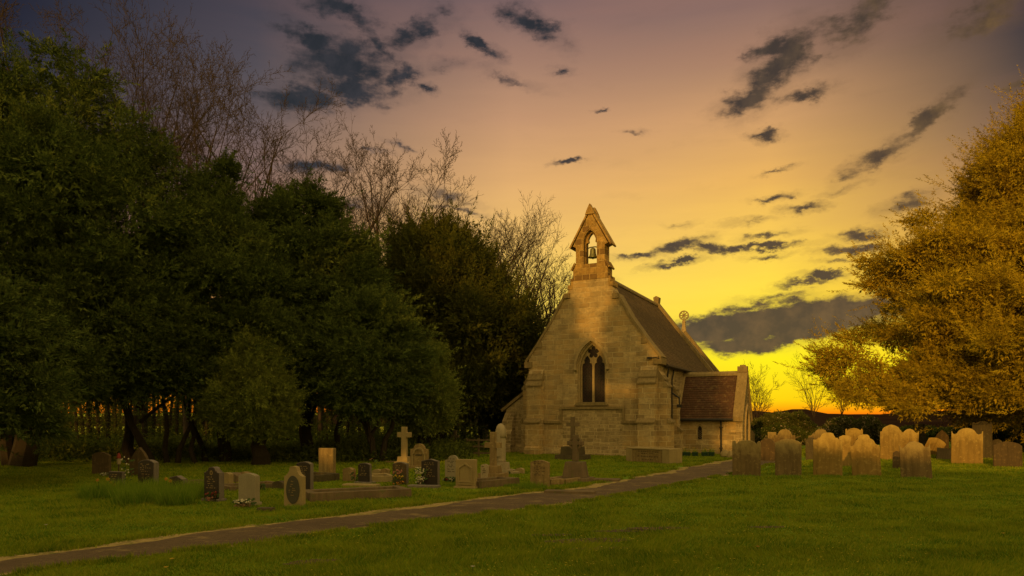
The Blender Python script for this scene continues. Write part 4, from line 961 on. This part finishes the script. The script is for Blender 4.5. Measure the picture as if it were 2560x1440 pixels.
def crown(lobes, n, slen, nleaf, ll, lw, axis_xy, up_=.5, core=.25, rough=.18, fan=None):
    lobes = np.array(lobes, float); area = lobes[:,3]*lobes[:,5] + lobes[:,3]*lobes[:,4]; p = area/area.sum()
    def pick(n):
        k = rng.choice(len(lobes), n, p=p); L = lobes[k]
        dr = rng.normal(0, 1, (n, 3)); out = np.stack([L[:,0]-axis_xy[0], L[:,1]-axis_xy[1], np.zeros(n)], 1); out /= np.linalg.norm(out, axis=1, keepdims=True)+.01
        dr += out*.6; dr[:,2] += .25; dr /= np.linalg.norm(dr, axis=1, keepdims=True); return L, dr, out
    T = []; n0 = n if not fan else n*.35
    if fan:
        fl, fw, fn, fup, fflat, curl = fan; m_ = int(n*nleaf*.8/fn); L, dr, out = pick(m_)
        base = L[:,:3] + dr*L[:,3:6]*rng.uniform(.55, 1, (m_,1)) - dr*fl*.35
        ax = dr*.75 + out*.55 + rng.normal(0, .28, (m_,3)); ax[:,2] += fup
        T.append(fans(base, ax, (rng.uniform(.5, 1.3, m_)+(rng.random(m_) < .1)*.9)*fl, fw, fn, ll, lw, fflat, curl)); n = int(n*.06)
    L, dr, out = pick(n)
    base = L[:,:3] + dr*L[:,3:6]*rng.uniform(1-rough*2.5, .95, (n,1))
    ax = dr*.9 + out*.25 + rng.normal(0, .3, (n,3)); ax[:,2] += up_
    T.append(sprays(base, ax, rng.uniform(.5, 1.2, n)*slen, nleaf, ll, lw))
    m_ = int(n0*core); k = rng.choice(len(lobes), m_, p=p); L = lobes[k]; dr = rng.normal(0, 1, (m_,3)); dr /= np.linalg.norm(dr, axis=1, keepdims=True)
    base = L[:,:3] + dr*L[:,3:6]*rng.uniform(.1, .7, (m_,1)); T.append(sprays(base, dr, slen, 4, ll*1.6, lw*2.6))
    return np.concatenate(T)
def limb(mb, p0, p1, r0, r1, n=6, wob=.15, seg=7):
    p0, p1 = Vector(p0), Vector(p1); L = (p1-p0).length; pts = []; rs = []
    for i in range(n+1):
        t = i/n; q = p0.lerp(p1, t); k = wob*L*math.sin(math.pi*t)*.5
        pts.append(q + Vector((rnd.uniform(-k, k), rnd.uniform(-k, k), rnd.uniform(-k, k)*.3))); rs.append(r0+(r1-r0)*t**.8)
    mb.tube(pts, rs, seg); return pts
def evergreen(name, px, Y, prof, leaf, label, cat, n, lobe=1.1, nl=95, sp=(.42,9,.13,.045), up_=.5, flat=1., trunks=None, group=None, seed=1, front=.6, zl=1., axis_off=0., taper=.75, core=.7, fan=(.95,.2,80,.45,.8,-.15)):
    r_ = random.Random(seed); X = (px-1280)/F*Y
    P = sorted([(EYE+(HZ-py)/F*Y, r/F*Y) for py, r in prof]); zs = [p[0] for p in P]; rs = [p[1] for p in P]
    o = empty(name, (X, Y, 0), 0, label, cat, group)
    lb = []; ph = r_.random()*6
    dens = [(zs[i]+zs[i+1])/2*0+ (rs[i]+rs[i+1]+.5)*(zs[i+1]-zs[i]) for i in range(len(zs)-1)]; tot = sum(dens)
    for k in range(nl):
        u = r_.random()*tot; i = 0
        while u > dens[i] and i < len(dens)-1: u -= dens[i]; i += 1
        z = r_.uniform(zs[i], zs[i+1]); rr = float(np.interp(z, zs, rs))
        a = r_.uniform(0, 2*math.pi)
        if r_.random() < front and math.sin(a) > .2: a = -a
        rr *= 1 + .13*math.sin(3*a+ph+z*.9) + .10*math.sin(7*a-z*1.7+ph)
        lr = lobe*r_.uniform(.65, 1.25)*min(1, .35+rr/lobe*.35); q = max(0, rr-lr*taper)*r_.uniform(.68, 1.1)
        zz = min(z, zs[-1]-lr*.8)
        lb.append((q*math.cos(a), q*math.sin(a), zz, lr*r_.uniform(.8,1.2), lr*r_.uniform(.8,1.2), lr*flat*r_.uniform(.7,1.1)*zl))
    for k in range(max(3, nl//9)):       # inner fill
        z = r_.uniform(zs[0]+.1*(zs[-1]-zs[0]), zs[0]+.85*(zs[-1]-zs[0])); rr = float(np.interp(z, zs, rs))*.5
        a = r_.random()*6.28; lb.append((rr*.5*math.cos(a), rr*.5*math.sin(a), z, rr*.8, rr*.8, rr*.7))
    T = crown(lb, n, sp[0], sp[1], sp[2], sp[3], (0, 0), up_=up_, fan=fan, core=core)
    trimesh('crown', T, leaf, o)
    mb = MB()
    if trunks is None: trunks = [((0,0,0), (0,0,zs[-1]*.75), .32)]
    for p0, p1, r0 in trunks: limb(mb, p0, p1, r0, r0*.35, wob=.12)
    for k in range(10):
        L = r_.choice(lb); limb(mb, (0,0,r_.uniform(.3,.8)*L[2]), L[:3], .09, .03, 4, .15, 5)
    mb.build('trunk', B_bark, o); return o
K = 1.0
EG = 'dark evergreens along the left of the churchyard'
TY = (.36,9,.12,.042)
evergreen('yew_tree', 130, 28, [(110,10),(150,60),(220,150),(350,240),(500,300),(700,330),(850,330),(950,270),(995,150)], L_yew, 'tallest dark yew towering over the left end of the churchyard', 'tree', 60000, 1.0, 230, sp=TY, group=EG, seed=3, trunks=[((-1.2,0,0),(-.2,0,10),.5),((-1.9,.3,0),(-2.4,0,6),.3)])
evergreen('yew_tree', -60, 20, [(700,60),(780,150),(900,230),(1000,240),(1070,180)], L_yew, 'low green yew boughs hanging at the left edge of the picture', 'tree', 20000, .7, 70, sp=TY, group=EG, seed=4, fan=(.75,.17,80,.2,.7,-.2))
evergreen('yew_tree', 350, 29.5, [(600,20),(700,120),(800,190),(900,230),(950,210),(985,130)], L_yew, 'spreading yew with leaning black trunks beside the tallest yew', 'tree', 38000, .85, 140, sp=TY, group=EG, seed=5,
          trunks=[((.5,0,0),(-.9,0,3.2),.22),((1.0,.3,0),(1.2,0,4),.13),((1.5,.2,0),(2.4,0,3.4),.13),((2.2,.3,0),(1.7,0,3.5),.12),((-.6,.5,0),(-.9,.3,4),.28)])
evergreen('yew_tree', 565, 31, [(410,10),(440,30),(520,80),(600,140),(700,180),(850,200),(930,180),(975,110)], L_yew, 'narrow topped dark evergreen between the spreading yew and the wide yew', 'tree', 40000, .85, 140, sp=TY, group=EG, seed=6, trunks=[((0,0,0),(0,0,8),.3),((-.9,0,0),(-2,0,4),.15)])
evergreen('holly_tree', 640, 29, [(835,14),(865,50),(920,88),(990,112),(1050,105),(1080,60)], L_holly, 'pale green holly in front of the dark yews with a thick black trunk', 'tree', 30000, .5, 130, sp=(.2,8,.085,.033), group=EG, seed=7, trunks=[((.15,.2,0),(.1,0,2.4),.42)], fan=(.5,.11,44,.6,1,0))
evergreen('yew_tree', 775, 34, [(478,15),(500,60),(560,120),(650,165),(780,190),(900,200),(950,170),(985,90)], L_yew, 'wide dark yew between the pale holly and the rounded brown yew', 'tree', 46000, 1.0, 160, sp=(.4,9,.14,.05), group=EG, seed=8, trunks=[((0,0,0),(0,0,8),.35),((1.2,0,0),(2.2,0,4),.18)])
evergreen('yew_tree', 925, 31, [(745,20),(800,80),(880,110),(960,120),(1000,95),(1025,50)], L_yew, 'lower yew with drooping fans behind the pale plain cross', 'tree', 24000, .7, 90, sp=TY, group=EG, seed=9, trunks=[((.3,0,0),(-.5,0,3),.16),((.5,0,0),(1.2,0,3),.16)])
evergreen('yew_tree', 1095, 43, [(575,20),(600,70),(640,110),(720,160),(800,200),(900,230),(970,230),(1015,160)], L_yewb, 'rounded brownish yew rising beside the church gable', 'tree', 90000, 1.15, 220, core=1.8, sp=(.45,9,.15,.055), group=EG, seed=10, up_=.9, flat=1.1, fan=(1.25,.24,90,1.2,1,.1))
evergreen('holly_tree', 1072, 33, [(866,18),(900,42),(960,62),(1020,62),(1060,50),(1082,25)], L_holly, 'pale leafy holly standing over the ornate arched headstone', 'tree', 14000, .45, 70, sp=(.22,8,.1,.04), group=EG, seed=11, trunks=[((-.3,.2,0),(-.3,0,2.4),.4)], fan=(.6,.13,44,.4,1,0))
evergreen('yew_tree', 1265, 50, [(790,15),(820,50),(880,85),(960,100),(1050,85),(1070,50)], L_yewb, 'dark yew tucked behind the church aisle wall', 'tree', 20000, 1.1, 60, sp=(.45,8,.18,.07), group=EG, seed=12, fan=(1.3,.22,70,.9,1,0))
evergreen('golden_yew', 2640, 38, [(190,8),(240,35),(290,75),(345,135),(415,215),(540,285),(590,340),(650,395),(760,430),(840,485),(870,515),(940,515),(985,505),(1018,420)], L_gold, 'huge golden lit yew filling the right edge above the headstones', 'tree', 330000, 1.2, 520, core=2.0, sp=(.5,9,.11,.036), up_=.35, flat=.4, seed=13, front=.75, fan=(1.35,.2,90,.1,.45,.22),
          trunks=[((-.6,0,0),(-.4,0,12),.55),((-1.0,0,0),(-2.6,0,4),.25),((-.2,0,0),(1.5,0,5),.3)])

# bare trees ----------------------------------------------------------------------
def tubes_fast(segs, name, m, parent):
    S = np.array(segs, float); p0, p1, r0, r1 = S[:, :3], S[:, 3:6], S[:, 6], S[:, 7]; n = len(S)
    d_ = p1-p0; d_ /= np.linalg.norm(d_, axis=1, keepdims=True)+1e-9
    ref = np.tile([0.31, .87, .2], (n, 1)); a = np.cross(d_, ref); a /= np.linalg.norm(a, axis=1, keepdims=True)+1e-9; b = np.cross(d_, a)
    v = np.zeros((n, 6, 3))
    for k in range(3):
        t = 2.094*k; o_ = a*math.cos(t)+b*math.sin(t); v[:, k] = p0+o_*r0[:, None]; v[:, 3+k] = p1+o_*r1[:, None]
    idx = np.arange(n)[:, None, None]*6 + np.array([[0,1,4,3],[1,2,5,4],[2,0,3,5]])[None]
    me = bpy.data.meshes.new(name); me.vertices.add(n*6); me.vertices.foreach_set('co', v.astype(np.float32).ravel())
    me.loops.add(n*12); me.loops.foreach_set('vertex_index', idx.astype(np.int32).ravel()); me.polygons.add(n*3)
    me.polygons.foreach_set('loop_start', np.arange(0, n*12, 4, dtype=np.int32)); me.update(calc_edges=True); me.materials.append(m)
    o = bpy.data.objects.new(name, me); C.objects.link(o); o.parent = parent; return o
def bare(px, Y, top, spread, label, seed, name='bare_tree', z0=None, trunk=.28, fork=.35, levels=5, lean=0., mult=1., group='leafless trees behind the evergreens', m=None, upb=.09, twig=.012):
    r_ = random.Random(seed); X = (px-1280)/F*Y; H = EYE+(HZ-top)/F*Y; SP = spread/F*Y
    o = empty(name, (X, Y, 0), 0, label, 'tree', group); big, small = [], []
    def grow(p, d_, L, r, lev):
        n = (0, 8, 6, 4, 3, 2)[lev]; q = p; bend = Vector((r_.gauss(0,.05), r_.gauss(0,.05), 0)); flip = r_.random()*6.28
        for i in range(n):
            d2 = (d_ + bend + Vector((r_.gauss(0,.10), r_.gauss(0,.10), r_.gauss(0,.05)+upb*(1 if lev > 1 else .3)))).normalized()
            e = q + d2*(L/n); ra, rb = r*(1-.75*i/n), r*(1-.75*(i+1)/n)
            (big if lev < 2 else small).append((*q, *e, ra, rb))
            if lev < levels and (i >= 1 or lev > 2):
                for kk in range(2 if (i == n-1 or (lev > 1 and r_.random() < .62)) else 1):
                    if r_.random() < .92*mult:
                        flip += 2.4 + r_.uniform(-.5, .5); s_ = r_.uniform(.45, .85); side = d2.orthogonal().normalized(); side.rotate(Matrix.Rotation(flip, 3, d2))
                        grow(e, (d2*(1-s_*.3)+side*s_).normalized(), L*(1-.45*i/n)*r_.uniform(.34, .58), max(twig, rb*.62), lev+1)
            q = e; d_ = d2
    TR = H*fork; limb_p = Vector((0,0,TR)); big.append((0,0,-.1, lean*TR*.5,0,TR*.5, trunk, trunk*.85)); big.append((lean*TR*.5,0,TR*.5, 0,0,TR, trunk*.85, trunk*.7))
    nb = 9
    for k in range(nb):
        a = k*6.28/nb+r_.uniform(-.4,.4); sx = math.cos(a)*SP/(H-TR)*r_.uniform(.5,1.0)
        grow(limb_p + Vector((0,0,r_.uniform(-.15,.1)*TR)), Vector((sx, math.sin(a)*.5*SP/(H-TR), 1)).normalized(), (H-TR)*r_.uniform(.75,.98), trunk*.5, 1)
    tubes_fast(big, 'trunk', m or B_twig, o); tubes_fast(small, 'twigs', m or B_twig, o); return o, len(small)
BT = [(40,44,20,150,'leafless tree rising beyond the tallest yew at the left edge',21),(340,50,125,110,'leafless tree with fine twigs just right of the tallest yew top',22),(465,48,205,150,'broad leafless tree with dark forked limbs against the purple sky',23),
      (610,52,290,150,'wide fan shaped leafless tree above the narrow topped evergreen',24),(800,58,395,110,'leafless tree above the wide dark yew',25),(930,56,430,120,'rosy twigged leafless tree left of the rounded brown yew',26),
      (1120,62,515,120,'pale leafless tree behind the top of the rounded brown yew',27),(1215,64,560,80,'thin leafless tree right of the rounded brown yew top',28),(1300,60,580,70,'upright leafless tree catching yellow light beside the church',29),(1365,58,700,90,'low spreading leafless tree touching the church gable',30)]
tot = 0
for px, Y, top, sp_, lb, sd_ in BT:
    o, k = bare(px, Y, top, sp_, lb, sd_, levels=5 if Y < 59 else 4, mult=.84 if Y < 59 else 1., twig=.014); tot += k
bare(1895, 62, 940, 45, 'small leafless tree on the skyline beside the porch gable', 31, trunk=.09, fork=.2, levels=4, mult=.75, group='small skyline trees', twig=.012)
bare(2035, 66, 900, 60, 'thin leafless sapling against the yellow sky near the golden yew', 32, trunk=.08, fork=.25, levels=4, mult=.6, group='small skyline trees', twig=.009)
bare(2105, 80, 930, 40, 'leafless sapling half behind the golden yew tips', 33, trunk=.08, fork=.3, levels=3, mult=.7, group='small skyline trees', twig=.009)
print('twigs', tot)

# the wood behind: slim trunks
proto = []
for k in range(3):
    mb = MB(); pts = [(0,0,-.1),(rnd.uniform(-.1,.1),0,2.5),(rnd.uniform(-.3,.3),0,5),(rnd.uniform(-.5,.5),0,9),(0,0,13)]
    mb.tube(pts, [.17,.14,.12,.09,.04], 7)
    for j in range(5):
        z = rnd.uniform(2.5, 9); a = rnd.random()*6.28; mb.tube([(0,0,z),(.9*math.cos(a),.9*math.sin(a),z+.8),(1.6*math.cos(a),1.6*math.sin(a),z+2)], [.05,.035,.015], 5)
    lv = []; n = 700; zz = rng.uniform(0, 7, n); aa = rng.uniform(0, 6.28, n); rr = rng.uniform(.12, .42, n)*(1.1-zz/9)
    T = sprays(np.stack([rr*np.cos(aa), rr*np.sin(aa), zz], 1), np.stack([np.cos(aa), np.sin(aa), rng.uniform(-.5,.5,n)], 1), .15, 3, .12, .09)
    proto.append((mb, T))
meshes = []
wl = 'slim ivy clad trunk in the dark wood behind the graves'
for i in range(104):
    px = -20 + i*12.6 + rnd.uniform(-7, 7); Y = rnd.uniform(47, 76); k = i % 3; X = (px-1280)/F*Y
    if i < 3:
        o = empty('woodland_tree', (X, Y, 0), 0, wl, 'tree', 'slim trees of the wood'); a = proto[k][0].build('trunk', B_bark, o); b = trimesh('ivy', proto[k][1], L_ivy, o); meshes.append((o, a, b))
    else:
        s_, a_, b_ = meshes[k]; o = s_.copy(); C.objects.link(o); 
        for ch in (a_, b_): c = ch.copy(); C.objects.link(c); c.parent = o
        o.location = (X, Y, 0)
    o.rotation_euler = (rnd.uniform(-.05,.05), rnd.uniform(-.07,.07), rnd.random()*6.28); s = rnd.uniform(.6, 1.25); o.scale = (s, s, rnd.uniform(.8,1.1))
# undergrowth
def scatter(n, xs, ys, zs, ll, lw, seedn=1, thr=None, nl=6):
    x = rng.uniform(*xs, n); y = rng.uniform(*ys, n); hmax = zs[0] + (zs[1]-zs[0])*vnoise(x, y, 3, seedn)**1.3; z = rng.random(n)**.8*hmax
    if thr is not None: k = vnoise(x, y, 4, seedn+7) > thr; x, y, z = x[k], y[k], z[k]
    n = len(x); return sprays(np.stack([x, y, z], 1), rng.normal(0, .6, (n, 3))+[0, 0, .7], .3, nl, ll, lw)
x = scatter(17000, (-34, -2), (30.5, 44), (.1, .9), .14, .07, 3); y = scatter(7000, (-60, -2), (44, 70), (.4, 2.3), .22, .12, 4, .45)
tag(trimesh('undergrowth', np.concatenate([x, y]), L_ivy), 'dark brambles and ivy covering the floor of the wood', 'undergrowth', kind='stuff')
# far tree belt beyond the field, seen in slivers through the wood
# hedges and blossom at the right
def bush(px0, px1, Y, top, base, m, label, n, ll=.16, lw=.09, name='hedge', blossom=0, seedn=1, cat='hedge', dep=1.6):
    X0 = (px0-1280)/F*Y; X1 = (px1-1280)/F*Y; H = EYE+(HZ-top)/F*Y; o = empty(name, ((X0+X1)/2, Y, 0), 0, label, cat); hw_ = (X1-X0)/2
    lb = []; k = max(5, int((X1-X0)/.55))
    for i in range(k):
        t = (i+.5)/k*2-1; e = (1-abs(t)**5); hh = H*(.72+.28*math.sin(i*1.9+seedn)*.5+.14)*max(.45, e)
        lb.append((t*hw_, rnd.uniform(-.3,.3), hh*.55, .8, dep*.55, hh*.5)); lb.append((t*hw_+rnd.uniform(-.4,.4), -.3+rnd.uniform(-.4,.3), hh*.8, .55, .6, hh*.22))
    T = crown(lb, n, .3, 6, ll, lw, (0, 3), up_=.4, core=.2); trimesh('foliage', T, m, o)
    if blossom: trimesh('blossoms', crown(lb, blossom, .2, 5, .09, .09, (0, 3), up_=.2, core=0, rough=.02), L_blos, o)
    mb = MB()
    for i in range(5): limb(mb, (hw_*(i/2-1)*.8, 0, 0), (hw_*(i/2-1)*.8+.2, 0, H*.6), .06, .02, 4)
    mb.build('stems', B_bark, o); return o
bush(1868, 2040, 58, 1034, 0, L_hedge, 'rounded green hedge beyond the porch with pale blossom low down', 9000, seedn=1, blossom=500)
bush(1880, 2010, 52, 1068, 0, L_ivy, 'dark low bush in front of the rounded green hedge', 4500, seedn=2, name='bush', cat='bush', blossom=700)
bush(2045, 2215, 54, 1046, 0, L_hedge, 'blossoming bush behind the domed headstones', 7000, seedn=3, name='blossom_bush', cat='bush', blossom=2600)
bush(2180, 2430, 60, 1072, 0, L_ivy, 'low dark scrub under the hill beyond the golden headstones', 7000, seedn=5, name='bush', cat='bush')
bush(2395, 2520, 50, 1018, 0, L_hedge, 'tall blossom bush beside the golden yew trunk', 7000, seedn=4, name='blossom_bush', cat='bush', blossom=3200)
bush(2470, 2700, 44, 1070, 0, L_ivy, 'shaded bush around the foot of the golden yew', 6000, seedn=6, name='bush', cat='bush')

# unseen trees added behind the camera: they stand between the low sun and the churchyard and shade its lower half
sx, sy = math.sin(R(SUN_AZ)), math.cos(R(SUN_AZ)); tx, ty = -sy, sx     # along the row
def row_tree(s_, t_, H, r, sd_, lb):
    x, y = sx*t_ + ty*s_*0 + (-ty)*0 + s_*(-sy), sy*t_ + s_*sx
    o = empty('sun_block_tree', (x, y, 0), 0, lb, 'tree', 'unseen trees added for shade'); r_ = random.Random(sd_); lb_ = []
    for k in range(46):
        z = H*(.06+.94*r_.random()); rr = r*math.sqrt(max(.05, 1-((z/H-.45)/.58)**2)); a = r_.random()*6.28; q = rr*r_.uniform(.2,.85)
        lb_.append((q*math.cos(a), q*math.sin(a), min(z, H-.8), 1.1, 1.1, .9))
    trimesh('crown', crown(lb_, 5200, .5, 5, .4, .3, (0,0)), L_ivy, o); mb = MB(); limb(mb, (0,0,0), (0,0,H*.7), .35, .1); mb.build('trunk', B_bark, o)
ROW = 34
n = 30000; sv = rng.uniform(-46, -8, n); tv = rng.uniform(30, 33, n); zv = rng.random(n)*(9+2.5*np.sin(sv*.5))
ub = trimesh('sun_block_leaves', sprays(np.stack([sx*tv - sv*sy, sy*tv + sv*sx, zv], 1), rng.normal(0, 1, (n, 3)), .3, 4, .45, .3), L_ivy); tag(ub, 'unseen leaf mass added under the shading trees to stop sun gaps', 'undergrowth', kind='stuff')  # leaves added out of view to stop sun leaking under the row
for i, s_ in enumerate(range(-42, -4, 5)):
    row_tree(s_, ROW+rnd.uniform(-2,2), (20.6 if s_ > -20 else 26)*rnd.uniform(.95,1.03), 4.0, 50+i, 'unseen broad tree added behind the viewpoint to block the sun')
# added unseen hedge, its top shaped to set the shadow line on the headstones
hx = np.array([(-sy), sx]); T = []
n = 42000; sv = rng.uniform(-9, 34, n); tv = rng.uniform(15.2, 16.4, n); top = np.interp(sv, [-9,-4,-2,-1,0,1,2.3,4,6,9,34], [9.6,9.0,8.1,7.75,7.5,7.25,7.1,6.95,7.1,6.8,6.2]); zv = rng.random(n)*top
pb = np.stack([sx*tv - sv*sy, sy*tv + sv*sx, zv], 1)
hd = trimesh('sun_block_hedge', sprays(pb, rng.normal(0, 1, (n, 3)), .2, 4, .3, .22), L_ivy); tag(hd, 'unseen tall hedge added behind the viewpoint to shade the headstones', 'hedge')
